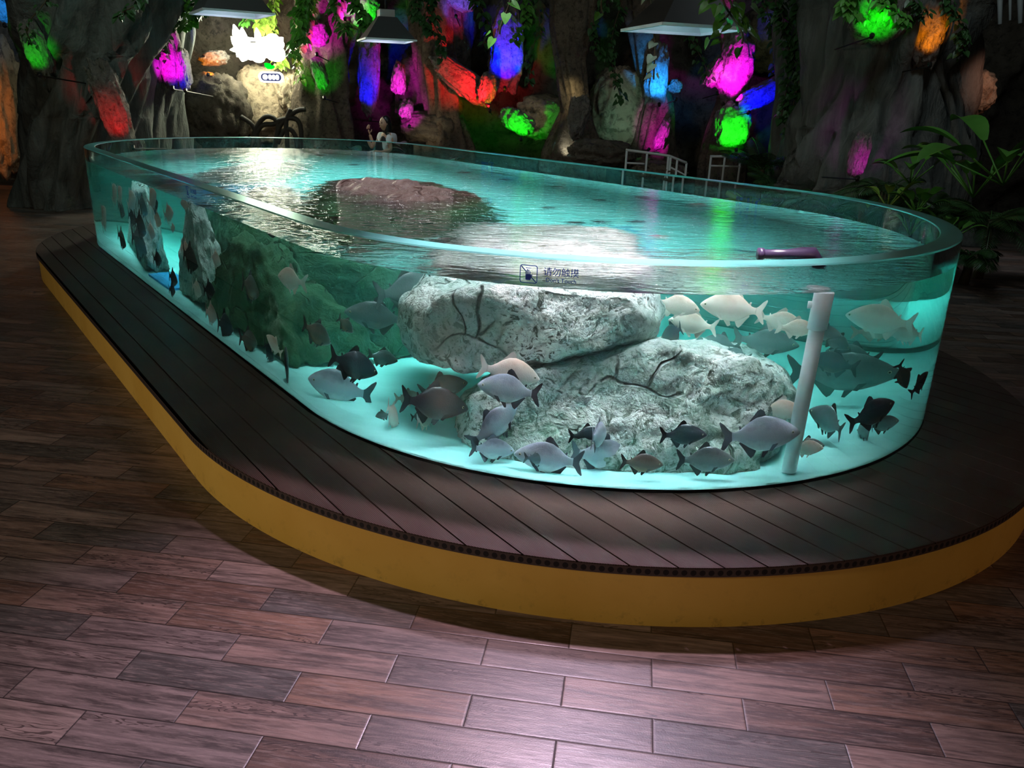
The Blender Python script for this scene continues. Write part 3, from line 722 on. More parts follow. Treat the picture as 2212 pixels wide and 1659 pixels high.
TOPFISH = '''
505 350 46 1 0 20 K .10 through the bright sign reflection
690 335 40 -1 0 30 K .10 between the sign reflection and the far wall
760 355 44 1 0 20 K .12 just behind the island rock, farther left
1000 372 50 1 0 20 K .10 just behind the right end of the island rock
1095 388 48 -1 0 20 K .12 near the far wall in the blue reflection
1200 402 52 1 0 25 K .15 close to the far wall, third from the island rock
1300 432 54 -1 0 20 K .12 below the second fish from the far wall middle
1385 425 48 1 0 20 K .15 closest to the far wall on the right half
1180 448 50 1 0 20 T .12 between the island rock and the open centre
1240 480 70 1 0 15 K .10 leading the dark trio behind the stacked boulders
1300 478 64 -1 0 15 K .12 middle of the dark trio behind the stacked boulders
1370 478 60 1 0 20 K .10 rightmost of the dark trio behind the stacked boulders
1320 505 56 -1 0 20 K .15 nearest the stacked boulders
1420 510 60 1 0 10 P .12 between the stacked boulders and the nozzle
1500 440 60 1 0 10 P .12 in the open water well behind the nozzle
1560 460 70 -1 0 20 T .15 behind the nozzle, right half of the tank
730 470 50 -1 0 20 K .08 before the island rock near the side wall
'''
for row in TOPFISH.strip().split('\n'):
    q = row.split(' ', 8); f_ = [float(v) for v in q[:6]]; cl_ = {'K': 'dark', 'T': 'slate', 'P': 'pale'}[q[6]]
    fish(f_[0], f_[1], f_[2], f_[3], f_[4], f_[5], q[6], float(q[7]), cl_ + ' fish under the rippled surface, ' + q[8], 0.0, True, 'fish seen through the water surface', False)

# ------------------------------------------------------------------ hall behind: rock wall, trunks, vines, plants
def stone_mat(name, a, b, sc_=1.0, rough=0.85, bs=0.9):
    t = NT(name); P = t.n('NewGeometry').outputs['Position']
    n1 = t.noise(P, 1.4 * sc_, 5, 0.6, 0.5); n2 = t.noise(P, 7.0 * sc_, 6, 0.7, 0.4)
    c = t.mix(t.ramp(n1, [(0.35, 0.0), (0.65, 1.0)]), a, b)
    c = t.mix(t.ramp(n2, [(0.35, 0.8), (0.5, 0.0)]), c, tuple(x * 0.25 for x in a))
    return t.pbr(c, rough, normal=t.bump(n2, bs, 0.08))
WALLM = stone_mat('dark_artificial_rock', (0.085, 0.07, 0.052), (0.15, 0.13, 0.10))
TANM = stone_mat('tan_artificial_rock', (0.42, 0.34, 0.23), (0.55, 0.46, 0.33))
PALEM = stone_mat('pale_rock_lump', (0.22, 0.20, 0.18), (0.32, 0.29, 0.26), 2.0)
def bark_mat():
    t = NT('grey_fluted_bark'); P = t.n('NewGeometry').outputs['Position']
    n = t.noise(t.mapping(P, scale=(3, 3, 0.35)), 2.0, 5, 0.6, 0.4); n2 = t.noise(P, 16.0, 5)
    c = t.mix(t.ramp(n, [(0.35, 0.0), (0.65, 1.0)]), (0.065, 0.075, 0.068), (0.15, 0.165, 0.15))
    return t.pbr(c, 0.8, normal=t.bump(t.math('ADD', n, t.math('MULTIPLY', n2, 0.3)), 0.8, 0.06))
BARK = bark_mat()
BARKB = stone_mat('brown_root_bark', (0.13, 0.10, 0.07), (0.22, 0.17, 0.12), 2.0)
BARKP = stone_mat('weathered_root_bark', (0.20, 0.18, 0.15), (0.30, 0.27, 0.24), 2.5)
def wallY(px):
    k = (px - 1106) / 1106
    return 18.6 - 1.6 * k * k
def build_wall():
    nx, nz = 260, 70; V, F = [], []
    for j in range(nz + 1):
        for i in range(nx + 1):
            px = -500 + 3200 * i / nx; z = 7.5 * j / nz
            p = aty(px, 220, wallY(px)); q = Vector((p.x, p.y, z))
            d = mnoise.fractal(q * 0.45 + Vector((3, 1, 0)), 0.7, 2.0, 5) * 0.75 + mnoise.ridged_multi_fractal(q * 0.6, 0.9, 2.0, 4, 1.0, 2.0) * 0.28
            V.append((p.x, p.y - d, z))
    for j in range(nz):
        for i in range(nx):
            a = j * (nx + 1) + i; F.append((a, a + 1, a + nx + 2, a + nx + 1))
    o = mesh_obj('wall_back', V, F, WALLM, None, True); struct(o)
build_wall()
def trunk(name, pts, rad, mat, label, cat='tree trunk', flute=9, amp=0.18, seed=0, seg=64, tag_=True, group=None):
    """pts: world points bottom to top; fluted column"""
    pts = [Vector(p) for p in pts]; N = 40; bm = bmesh.new(); rings = []
    org = pts[0].copy()
    for i in range(N + 1):
        u = i / N * (len(pts) - 1); k = min(int(u), len(pts) - 2); f = u - k; f = f * f * (3 - 2 * f)
        c = pts[k].lerp(pts[k + 1], f) - org; r = rad[k] * (1 - f) + rad[k + 1] * f
        ring = []
        for a_ in range(seg):
            a = 2 * PI * a_ / seg; tw = 0.5 * math.sin(i / N * 3 + seed)
            nn = mnoise.noise(Vector((math.cos(a + tw) * flute * 0.28, math.sin(a + tw) * flute * 0.28, c.z * 0.5 + seed * 5)))
            n2 = mnoise.noise(Vector((math.cos(a) * flute * 0.7, math.sin(a) * flute * 0.7, c.z * 0.9 + seed * 3)))
            rr = r * (1 + amp * 2.2 * (abs(nn) * 2 - 0.45) + amp * 0.6 * n2)
            ring.append(bm.verts.new((c.x + math.cos(a) * rr, c.y + math.sin(a) * rr, c.z)))
        rings.append(ring)
    for r0, r1 in zip(rings, rings[1:]):
        for k in range(seg): bm.faces.new((r0[k], r0[(k + 1) % seg], r1[(k + 1) % seg], r1[k]))
    bm.faces.new(rings[0][::-1]); bm.faces.new(rings[-1])
    o = bm_obj(name, bm, mat, None, True, org)
    if tag_: tag(o, label, cat, group)
    return o
def gp(px, Y, z=0.0):
    """ground-plan point under the pixel column px at depth Y, height z"""
    p = aty(px, 300, Y); q = Vector((p.x, Y, z)); return q
def pz(px, py, Y): return aty(px, py, Y)
def colm(name, L, Y, mat, label, seed, flute=9, amp=0.18, group=None, cat='tree trunk'):
    """L: list of (px_centre, py, px_halfwidth) from bottom to top"""
    pts, rad = [], []
    for px, py, hw in L:
        p = pz(px, py, Y); pts.append(p); rad.append(hw * (p - Vector(CPOS)).length / FPX)
    if pts[0].z > 0.05:
        b = pts[0].copy(); b.z = 0; pts.insert(0, b); rad.insert(0, rad[0] * 1.15)
    pts[0].z = 0
    return trunk(name, pts, rad, mat, label, cat, flute, amp, seed, group=group)
colm('banyan_trunk', [(165, 465, 92), (165, 380, 88), (178, 250, 96), (195, 120, 110), (225, -60, 140)], 13.6, BARK, 'huge grey fluted banyan trunk standing left of the tank', 1, 11, 0.20)
colm('banyan_trunk', [(1880, 400, 150), (1885, 280, 130), (1905, 150, 115), (1925, 20, 125), (1930, -90, 150)], 12.8, BARK, 'huge grey fluted banyan trunk behind the right end of the tank', 3, 13, 0.22)
colm('banyan_trunk', [(685, 330, 75), (690, 220, 52), (705, 100, 48), (720, -60, 60)], 16.6, BARKB, 'slim dark trunk right of the glowing sign', 4, 8)
colm('banyan_trunk', [(1240, 330, 60), (1245, 240, 28), (1232, 130, 30), (1240, 60, 42), (1250, -60, 44)], 16.0, BARKB, 'narrow waisted dark trunk with an orange lit root, behind the tank centre', 5, 6, 0.14)
colm('banyan_trunk', [(1570, 340, 46), (1575, 230, 24), (1580, 140, 16), (1570, 40, 22), (1560, -60, 26)], 16.4, BARKB, 'thin dark trunk between the magenta lit bark pieces', 6, 6, 0.14)
colm('banyan_trunk', [(975, 330, 50), (960, 240, 34), (940, 120, 40), (920, -60, 50)], 16.9, BARKB, 'dark trunk left of the big blue lit rock', 7, 7, 0.16)
colm('banyan_trunk', [(330, 330, 60), (345, 200, 48), (355, 60, 46), (370, -60, 60)], 15.2, BARK, 'dark trunk carrying the magenta lit bark, beside the huge left trunk', 8, 8, 0.2)
colm('banyan_trunk', [(1410, 330, 44), (1420, 230, 30), (1395, 100, 26), (1380, -60, 36)], 16.9, BARKB, 'dark trunk behind the light blue lit rock', 9, 7, 0.16)
colm('banyan_trunk', [(1730, 350, 60), (1735, 220, 48), (1740, 60, 44), (1750, -60, 50)], 14.6, BARK, 'vine covered trunk directly left of the huge right trunk', 10, 8, 0.2)
colm('banyan_trunk', [(2030, 330, 60), (2025, 200, 44), (2015, 100, 40), (2010, -60, 50)], 12.6, BARK, 'fluted side trunk with the orange lit hollow, at the right', 11, 9, 0.22)

LENSM = {}
def uplight(px, py, Y, color, energy, tgt, label, cone=60, back=0.45, blend=0.6, lens=25.0, soft=0.03):
    """small floodlight fixture below its target; tgt = (px, py) of the lit patch centre"""
    P = pz(px, py + 10, Y - back); T = pz(tgt[0], tgt[1], Y)
    d = (T - P).normalized()
    e = empty('uplight', P, label, 'floodlight', 'coloured floodlights in the rockwork')
    e.rotation_euler = d.to_track_quat('Z', 'Y').to_euler()
    key = tuple(color)
    if key not in LENSM: LENSM[key] = emit('lens_%d' % len(LENSM), tuple(0.35 + 0.65 * c for c in color), lens)
    bm = bmesh.new(); tube(bm, [(0, 0, -0.07), (0, 0, -0.065), (0, 0, -0.01), (0, 0, 0.0)], [0.015, 0.025, 0.032, 0.032], 16)
    bm_obj('lamp_body', bm, METAL, e, False)
    bm = bmesh.new(); bmesh.ops.create_circle(bm, cap_ends=True, segments=16, radius=0.025, matrix=Matrix.Translation((0, 0, 0.003)))
    bm_obj('lamp_lens', bm, LENSM[key], e)
    bk = d.to_track_quat('Z', 'Y').inverted() @ Vector((0, back + 0.45, -0.10)); bm = bmesh.new(); tube(bm, [(0, 0, -0.05), bk * 0.1 + Vector((0, 0, -0.05)), bk], 0.010, 8); bm_obj('lamp_bracket', bm, METAL, e)
    l = light('uplight_beam', 'SPOT', P + d * 0.02, T, energy, color, spot_size=math.radians(cone), spot_blend=blend, shadow_soft_size=soft)
    return e
METAL = plain('dark_lamp_metal', (0.03, 0.03, 0.03), 0.4, 0.6)
def lump(name, px, py, w, h, Y, mat, label, cat, seed, rot=0.0, depth=0.35, amp=0.16, taper=0.0):
    """rock or bark lump on the wall; w, h in photo pixels"""
    c = pz(px, py, Y); k = (c - Vector(CPOS)).length / FPX
    bm = bmesh.new(); bmesh.ops.create_icosphere(bm, subdivisions=5, radius=1.0)
    for v in bm.verts:
        q = v.co.copy()
        for ax_ in range(3): q[ax_] = math.copysign(abs(q[ax_]) ** 0.75, q[ax_])
        d = 1 + amp * (mnoise.fractal(q * 1.8 + Vector((seed * 3.3, 0, 0)), 0.6, 2.0, 4)) + amp * 0.7 * mnoise.ridged_multi_fractal(Vector((q.x * 2.5, q.y * 2.5, q.z * 0.8 + seed)), 0.8, 2.0, 3, 1.0, 2.0) - amp * 0.7
        q *= d
        q.x *= (1 - taper * q.z)
        v.co = Vector((q.x * w / 2 * k, q.y * depth, q.z * h / 2 * k))
    bm.transform(Matrix.Rotation(rot, 4, 'Y'))
    o = bm_obj(name, bm, mat, None, True, c); tag(o, label, cat)
    return o
RED, GRN, BLU, MAG, ORG, CYN, AQU = (1, 0.008, 0.015), (0.006, 1, 0.006), (0.0, 0.0, 1), (1, 0.002, 0.85), (1, 0.27, 0.002), (0.01, 0.28, 1), (0.05, 0.8, 0.7)
# (kind, px, py, w, h, Y, rotation, taper, colour, energy, lamp px, lamp py, cone, label words)
PATCH = [
 ('bark', 78, 105, 26, 88, 12.35, -0.22, 0.1, GRN, 34, 86, 150, 46, 'narrow green lit bark slit high on the huge left trunk'),
 ('bark', 245, 235, 46, 160, 12.5, -0.25, -0.3, RED, 30, 268, 306, 60, 'red lit buttress root of the huge left trunk, just above the tank rim'),
 ('bark', 362, 110, 44, 130, 14.5, -0.05, 0.1, MAG, 46, 372, 178, 56, 'magenta lit bark strip on the trunk beside the huge left trunk'),
 ('root', 398, 150, 14, 70, 14.5, 0.0, 0.2, BLU, 18, 400, 184, 50, 'thin blue lit root beside the magenta bark strip'),
 ('rock', 463, 126, 48, 26, 16.6, -0.2, 0.0, ORG, 20, 450, 150, 70, 'small orange lit mushroom shaped rock left of the glowing sign'),
 ('rock', 678, 70, 50, 44, 16.0, 0.2, 0.1, MAG, 30, 684, 106, 70, 'pink lit ragged rock above and right of the glowing sign'),
 ('rock', 690, 160, 22, 56, 16.0, -0.3, 0.0, GRN, 12, 700, 200, 50, 'small green lit rock rib on the slim dark trunk'),
 ('root', 797, 160, 40, 150, 17.0, 0.05, -0.2, BLU, 60, 800, 246, 50, 'tall blue lit rock rib beneath the small middle lamp shade'),
 ('rock', 861, 168, 26, 56, 16.6, 0.05, 0.25, MAG, 26, 866, 206, 56, 'oval magenta lit rock right of the small middle lamp shade'),
 ('rock', 878, 236, 26, 34, 16.6, 0.2, 0.0, MAG, 18, 884, 262, 60, 'lower small magenta lit rock behind the standing person'),
 ('root', 995, 170, 46, 130, 16.4, -0.95, 0.1, RED, 60, 1052, 216, 62, 'red lit thick slanting root in the middle of the rock wall'),
 ('rock', 1052, 190, 34, 56, 16.2, 0.1, 0.0, RED, 30, 1058, 228, 66, 'red lit broken root end next to the big blue rock'),
 ('rock', 1093, 105, 62, 160, 16.9, 0.0, 0.15, BLU, 130, 1090, 178, 54, 'biggest blue lit rock face in the middle of the wall'),
 ('rock', 1118, 262, 70, 40, 16.0, 0.5, 0.0, GRN, 26, 1125, 290, 70, 'green lit jagged rock at ground level below the big blue rock'),
 ('root', 1248, 255, 38, 84, 15.5, 0.15, -0.3, ORG, 44, 1262, 300, 60, 'orange lit root at the foot of the narrow waisted trunk'),
 ('rock', 1420, 160, 40, 110, 16.5, 0.05, 0.3, CYN, 60, 1424, 214, 52, 'light blue lit pointed rock under the large right lamp shade'),
 ('rock', 1458, 186, 24, 24, 16.5, 0.5, 0.0, CYN, 12, 1460, 204, 70, 'small light blue lit stone next to the pointed one'),
 ('bark', 1590, 145, 62, 120, 16.0, 0.05, 0.0, MAG, 110, 1592, 212, 56, 'largest magenta lit bark slab at the right of the wall'),
 ('bark', 1545, 155, 30, 56, 16.1, 0.35, 0.2, MAG, 24, 1550, 190, 56, 'triangular magenta lit bark piece left of the largest one'),
 ('root', 1655, 200, 110, 40, 15.4, -0.45, 0.0, BLU, 60, 1618, 232, 70, 'blue lit slanting root between the magenta slab and the palms'),
 ('rock', 1582, 270, 66, 80, 15.6, 0.0, 0.0, GRN, 46, 1590, 312, 62, 'round bright green lit rock above the second railing'),
 ('rock', 1430, 290, 22, 60, 16.4, 0.3, 0.1, MAG, 18, 1402, 312, 60, 'slim magenta lit rock behind the white railing'),
 ('bark', 1900, 20, 100, 110, 11.6, 0.1, 0.0, GRN, 60, 1884, 66, 74, 'bright green lit hollow high on the huge right trunk'),
 ('bark', 2012, 55, 44, 130, 11.85, 0.08, 0.0, ORG, 55, 2008, 128, 52, 'amber lit bark strip high on the fluted side trunk'),
 ('rock', 1855, 335, 24, 76, 11.1, 0.1, 0.1, MAG, 14, 1852, 374, 56, 'magenta lit stone low among the plants left of the right trunk'),
 ('rock', 8, 14, 40, 46, 14.0, 0.0, 0.0, CYN, 20, 10, 44, 60, 'light blue lit rock in the top left corner'),
 ('rock', 740, 4, 50, 40, 16.0, 0.4, 0.0, MAG, 20, 745, 30, 70, 'pink lit rock at the top edge above the slim dark trunk'),
 ('rock', 790, 25, 50, 56, 16.2, 0.2, 0.0, GRN, 26, 792, 62, 66, 'green lit leafy rock above the small middle lamp shade'),
 ('rock', 990, 2, 60, 30, 16.8, 0.4, 0.0, (0.15, 0.08, 1), 14, 985, 24, 70, 'violet lit rock at the top edge of the wall'),
]
for i, (kd, px, py, w_, h_, Y, ro, tp, colr, en, lx, ly, cone, lb) in enumerate(PATCH):
    lump({'bark': 'bark_slab', 'root': 'thick_root', 'rock': 'rock_outcrop'}[kd], px, py, w_, h_, Y, {'bark': BARKP, 'root': BARKP, 'rock': PALEM}[kd], lb, {'bark': 'bark', 'root': 'root', 'rock': 'rock'}[kd], i + 1, ro, 0.22, 0.17, tp)
    uplight(lx, ly, Y, colr, en * (1.5 if Y < 13 else 3.6), (px, py), 'small floodlight aimed at the ' + ' '.join(lb.split()[:9]), cone * (0.78 if Y < 13 else 1.15), 0.75, 0.9)
# dim tan and grey rock faces
for i, (px, py, w_, h_, Y, m_, lb) in enumerate([
 (578, 225, 120, 130, 17.4, TANM, 'cream sunlit looking rock face under the glowing sign'),
 (634, 200, 44, 84, 17.0, TANM, 'orange tinted rock face right of the cream one under the sign'),
 (960, 95, 110, 210, 17.6, WALLM, 'tall greenish brown rock face left of the big blue rock'),
 (1185, 140, 130, 240, 17.9, WALLM, 'broad grey rock face right of the big blue rock'),
 (1180, 255, 120, 80, 17.0, TANM, 'dim tan rock between the big blue rock and the orange lit root'),
 (1340, 230, 120, 150, 17.3, TANM, 'teal tinted rock face right of the orange lit root'),
 (905, 195, 90, 150, 17.6, WALLM, 'brown rock face behind the magenta lit stones'),
 (930, 275, 110, 60, 16.9, WALLM, 'low mossy rock behind the feathery fern'),
 (470, 245, 110, 140, 16.2, WALLM, 'dark rounded root mound left of the cream rock face'),
 (1300, 330, 130, 50, 14.6, WALLM, 'low grey boulder behind the far tank rim'),
 (1420, 372, 110, 44, 14.4, BARKB, 'low brown mound under the white railing'),
 (1660, 90, 110, 120, 17.2, WALLM, 'dim brown rock face right of the magenta slab'),
 (2090, 200, 60, 76, 13.2, TANM, 'salmon lit rock seen past the right trunk'),
 (0, 230, 60, 220, 16.0, TANM, 'orange lit rock wall at the left edge of the picture'),
]):
    lump('rock_outcrop', px, py, w_, h_, Y, m_, lb, 'rock', 40 + i, 0.05, 0.5, 0.14)
def flood(px, py, Y, dx, dy, color, energy, cone, off=1.4):
    T = pz(px, py, Y); light('hall_spot', 'SPOT', T + Vector((dx, -off, dy)), T, energy, color, spot_size=math.radians(cone), spot_blend=0.9, shadow_soft_size=0.08)
flood(578, 225, 17.0, -0.3, 0.9, (1, 0.82, 0.55), 42, 60)
flood(640, 200, 16.8, 0.4, 0.7, (1, 0.35, 0.10), 16, 40)
flood(960, 110, 17.2, -0.3, -1.6, (1, 0.85, 0.5), 16, 80, 2.0)
flood(1180, 140, 17.4, 0.4, -1.6, (0.9, 0.95, 0.8), 10, 90, 2.0)
flood(1340, 235, 16.9, 0.3, -0.6, (0.35, 1.0, 0.75), 16, 70)
flood(1200, 265, 16.7, 0.3, 0.8, (0.9, 0.75, 0.4), 14, 70)
flood(2088, 200, 12.8, 0.3, 0.5, (1, 0.42, 0.28), 26, 50)
flood(0, 260, 15.6, 0.2, 0.4, (1, 0.26, 0.03), 60, 90)
flood(905, 200, 17.2, 0.3, -1.2, (1, 0.8, 0.5), 10, 80)
flood(1690, 120, 16.8, -0.3, 0.7, (0.8, 1.0, 0.5), 10, 80)
# added dim fill over planting and trunks, from no fixture in the hall
light('hall_glow', 'AREA', (-1, 9.5, 6.5), (-0.5, 17, 1.5), 26, (0.75, 1.0, 0.9), shape='RECTANGLE', size=10, size_y=1.5)
light('tree_glow', 'AREA', (4.2, 8.0, 6.0), (4.6, 12.5, 2.0), 34, (0.8, 0.95, 1.0), shape='DISK', size=1.0)
light('left_glow', 'AREA', (-5.5, 9.5, 6.0), (-7.0, 13.0, 1.5), 22, (0.75, 1.0, 0.9), shape='DISK', size=1.0)

# ------------------------------------------------------------------ hanging lamp shades
SHADE = plain('dark_lamp_shade', (0.045, 0.048, 0.05), 0.5); SHIN = plain('white_shade_lining', (0.75, 0.76, 0.80), 0.6); CORD = plain('black_cord', (0.01, 0.01, 0.01), 0.6)
CAPM = plain('grey_lamp_cap', (0.35, 0.35, 0.34), 0.5)
def pendant(px, py, Y, wpx, hpx, rot, label, energy=5, tilt=(0, 0)):
    """px, py: centre of the open underside"""
    c = pz(px, py, Y); k = (c - Vector(CPOS)).length / FPX
    a = wpx * k / 2 * 0.78; h = hpx * k
    e = empty('lamp_shade_pendant', c + Vector((0, 0, h)), label, 'hanging lamp')
    e.rotation_euler = (math.radians(tilt[0]), math.radians(tilt[1]), rot)
    def frus(off, za, zb, flip):
        r0, r1 = a - off, a * 0.36 - off
        V = [(sx * r0, sy * r0, za) for sx, sy in ((-1, -1), (1, -1), (1, 1), (-1, 1))] + [(sx * r1, sy * r1, zb) for sx, sy in ((-1, -1), (1, -1), (1, 1), (-1, 1))]
        F = [(i, (i + 1) % 4, 4 + (i + 1) % 4, 4 + i) for i in range(4)] + [(4, 5, 6, 7)]
        return V, [f[::-1] for f in F] if flip else F
    V, F = frus(0, -h, 0, False); mesh_obj('outer_shade', V, F, SHADE, e)
    V, F = frus(0.012, -h + 0.002, -0.012, True); mesh_obj('shade_lining', V, F, SHIN, e)
    r0, r1 = a + 0.012, a - 0.02
    V = [(sx * r, sy * r, z) for r, z in ((r0, -h - 0.012), (r1, -h - 0.012), (r1, -h + 0.012), (r0, -h + 0.012)) for sx, sy in ((-1, -1), (1, -1), (1, 1), (-1, 1))]
    F = [(r * 4 + i, r * 4 + (i + 1) % 4, ((r + 1) % 4) * 4 + (i + 1) % 4, ((r + 1) % 4) * 4 + i) for r in range(4) for i in range(4)]
    mesh_obj('shade_rim', V, F, SHIN, e)
    bm = bmesh.new(); bmesh.ops.create_cube(bm, size=1, matrix=Matrix.Translation((0, 0, 0.05)) @ Matrix.Diagonal((a * 0.6, a * 0.6, 0.10, 1))); bm_obj('lamp_cap', bm, CAPM, e)
    tube_obj('cord', [(0, 0, 0.10), (0, 0, 7.0 - c.z - h)], 0.012, CORD, e, 8)
    bm = bmesh.new(); bmesh.ops.create_uvsphere(bm, u_segments=12, v_segments=8, radius=0.05, matrix=Matrix.Translation((0, 0, -h * 0.35))); bm_obj('bulb', bm, plain('bulb_glass', (0.7, 0.7, 0.72), 0.2), e, True)
    light('shade_lamp', 'POINT', c + Vector((0, 0, h * 0.28)), c, energy, (0.75, 0.82, 1.0), shadow_soft_size=0.06)
pendant(835, 88, 13.0, 124, 42, 0.35, 'small square black lamp shade with pale underside hanging in the middle left', 4)
pendant(500, 30, 11.4, 160, 60, 0.55, 'square black lamp shade cut by the top edge, hanging above the glowing sign', 4)
pendant(1476, 64, 7.4, 228, 68, 0.30, 'largest square black lamp shade, hanging above the far side of the tank', 1.5)

# ------------------------------------------------------------------ glowing sign
SGW = emit('sign_white_light', (1.0, 1.0, 0.74), 75); SGG = emit('sign_green_light', (0.0, 1.0, 0.02), 1.6); SGB = emit('sign_bluish_light', (0.85, 0.93, 1.0), 3.0)
YS = 16.0
sc0 = pz(556, 100, YS); ks = (sc0 - Vector(CPOS)).length / FPX
sign = empty('neon_sign', sc0, 'glowing white sign of leafy shapes with a small pill shaped plate below', 'sign', None)
def flat(name, polys, mat, parent, th=0.05, y0=0.0):
    bm = bmesh.new()
    for P in polys:
        vs = [bm.verts.new(((x - 556) * ks, y0, -(y - 100) * ks)) for x, y in P]
        f = bm.faces.new(vs); e = bmesh.ops.extrude_face_region(bm, geom=[f])
        for g_ in e['geom']:
            if isinstance(g_, bmesh.types.BMVert): g_.co.y -= th
    bmesh.ops.recalc_face_normals(bm, faces=bm.faces)
    return bm_obj(name, bm, mat, parent)
def disc(cx_, cy_, rx, ry, n_=18): return [(cx_ + rx * math.cos(2 * PI * i / n_), cy_ + ry * math.sin(2 * PI * i / n_)) for i in range(n_)]
def leafp(x0, y0, x1, y1, w_):
    dx, dy = x1 - x0, y1 - y0; L_ = math.hypot(dx, dy); nx, ny = -dy / L_, dx / L_
    pr = [(0, 0.0), (0.2, 0.7), (0.45, 1.0), (0.7, 0.8), (0.9, 0.3), (1, 0.0)]
    return [(x0 + dx * t + nx * w_ * s_, y0 + dy * t + ny * w_ * s_) for t, s_ in pr] + [(x0 + dx * t - nx * w_ * s_, y0 + dy * t - ny * w_ * s_) for t, s_ in pr[-2:0:-1]]
for i, P in enumerate([leafp(527, 112, 515, 63, 9), leafp(530, 112, 530, 68, 9), leafp(530, 112, 508, 84, 8), leafp(530, 106, 504, 108, 5), leafp(531, 110, 525, 128, 9), leafp(526, 108, 516, 120, 6), leafp(560, 100, 557, 68, 6), leafp(595, 92, 606, 83, 5)]):
    flat('leaf_letter', [P], SGW, sign, 0.05, i * 0.003)
for i, P in enumerate([disc(586, 96, 16, 19), disc(572, 104, 15, 16), disc(598, 112, 9, 12), disc(590, 116, 17, 10), disc(556, 120, 12, 9), disc(543, 116, 12, 9), disc(533, 98, 9, 16), disc(600, 95, 6, 8), [(536, 84), (556, 86), (556, 91), (538, 91)], [(556, 86), (574, 82), (574, 100), (558, 98)]]):
    flat('round_letter', [P], SGW, sign, 0.05, 0.03 + i * 0.003)
flat('sign_backing', [[(522, 94), (598, 90), (598, 116), (522, 118)]], plain('sign_backing', (0.02, 0.02, 0.012), 0.8), sign, 0.02, 0.10)
flat('green_emblem', [[(568, 130), (572, 129), (578, 130), (581, 134), (586, 133), (587, 137), (580, 140), (574, 140), (569, 136)]], SGG, sign)
pl = [(558 + 9 + 40 * 0, 0)]
def pill(cx_, cy_, hw, hh, n_=10):
    return [(cx_ + (hw - hh) + hh * math.cos(a), cy_ + hh * math.sin(a)) for a in np.linspace(-PI / 2, PI / 2, n_)] + [(cx_ - (hw - hh) + hh * math.cos(a), cy_ + hh * math.sin(a)) for a in np.linspace(PI / 2, 1.5 * PI, n_)]
O1, O2 = pill(579, 154.5, 24, 10), pill(579, 154.5, 20.5, 7)
bm = bmesh.new()
def q_(p, y): return bm.verts.new(((p[0] - 556) * ks, y, -(p[1] - 100) * ks))
A_ = [q_(p, 0) for p in O1]; B_ = [q_(p, 0) for p in O2]; A2 = [q_(p, -0.05) for p in O1]; B2 = [q_(p, -0.05) for p in O2]
for i in range(len(O1)):
    j = (i + 1) % len(O1)
    for f in ((A_[i], A_[j], B_[j], B_[i]), (A2[i], A2[j], B2[j], B2[i]), (A_[i], A_[j], A2[j], A2[i]), (B_[i], B_[j], B2[j], B2[i])): bm.faces.new(f)
bmesh.ops.recalc_face_normals(bm, faces=bm.faces); bm_obj('plate_ring', bm, SGB, sign)
flat('plate_back', [pill(579, 154.5, 20.5, 7)], plain('plate_navy', (0.02, 0.02, 0.08), 0.5), sign, 0.01)
for x in (567.5, 577, 584, 591):
    flat('plate_letter', [disc(x, 154.5, 4.6 if x == 567.5 else 3.2, 5, 10)], SGB, sign, 0.03, -0.015)

# ------------------------------------------------------------------ leaves, vines, plants
def leaf_mat(name, a, b, rough=0.4):
    t = NT(name); n_ = t.noise(t.n('NewGeometry').outputs['Position'], 5.0, 3)
    return t.pbr(t.mix(n_, a, b), rough)
LEAF = [leaf_mat('green_leaf', (0.05, 0.20, 0.025), (0.12, 0.34, 0.05)), leaf_mat('dark_leaf', (0.02, 0.07, 0.02), (0.05, 0.13, 0.035)), leaf_mat('yellow_green_leaf', (0.16, 0.30, 0.03), (0.28, 0.42, 0.07)), leaf_mat('pale_leaf', (0.35, 0.5, 0.35), (0.5, 0.62, 0.45))]
STEM = plain('vine_stem', (0.09, 0.07, 0.035), 0.7)
HEART = [(0, 0), (0.30, -0.10), (0.48, 0.12), (0.42, 0.42), (0.22, 0.75), (0, 1.0), (-0.22, 0.75), (-0.42, 0.42), (-0.48, 0.12), (-0.30, -0.10)]
def add_leaf(bm, P, d, up, size, fold=0.25, shape=HEART):
    d = d.normalized(); s_ = d.cross(up)
    if s_.length < 1e-3: s_ = Vector((1, 0, 0))
    s_.normalize(); n_ = s_.cross(d)
    mid = [bm.verts.new(P + d * size * t + n_ * size * -0.10 * t * t) for t in (0.0, 0.42, 1.0)]
    half = len(shape) // 2
    R_ = [bm.verts.new(P + d * size * y + s_ * size * x * 0.95 + n_ * size * fold * abs(x) + n_ * size * -0.10 * y * y) for x, y in shape[1:half]]
    L_ = [bm.verts.new(P + d * size * y + s_ * size * x * 0.95 + n_ * size * fold * abs(x) + n_ * size * -0.10 * y * y) for x, y in shape[half + 1:]][::-1]
    for Q in (R_, L_):
        ch = [mid[0]] + Q + [mid[2]]
        for i in range(len(ch) - 1):
            if ch[i] is not mid[1] and ch[i + 1] is not mid[1]:
                bm.faces.new((mid[1], ch[i], ch[i + 1]) if Q is R_ else (mid[1], ch[i + 1], ch[i]))
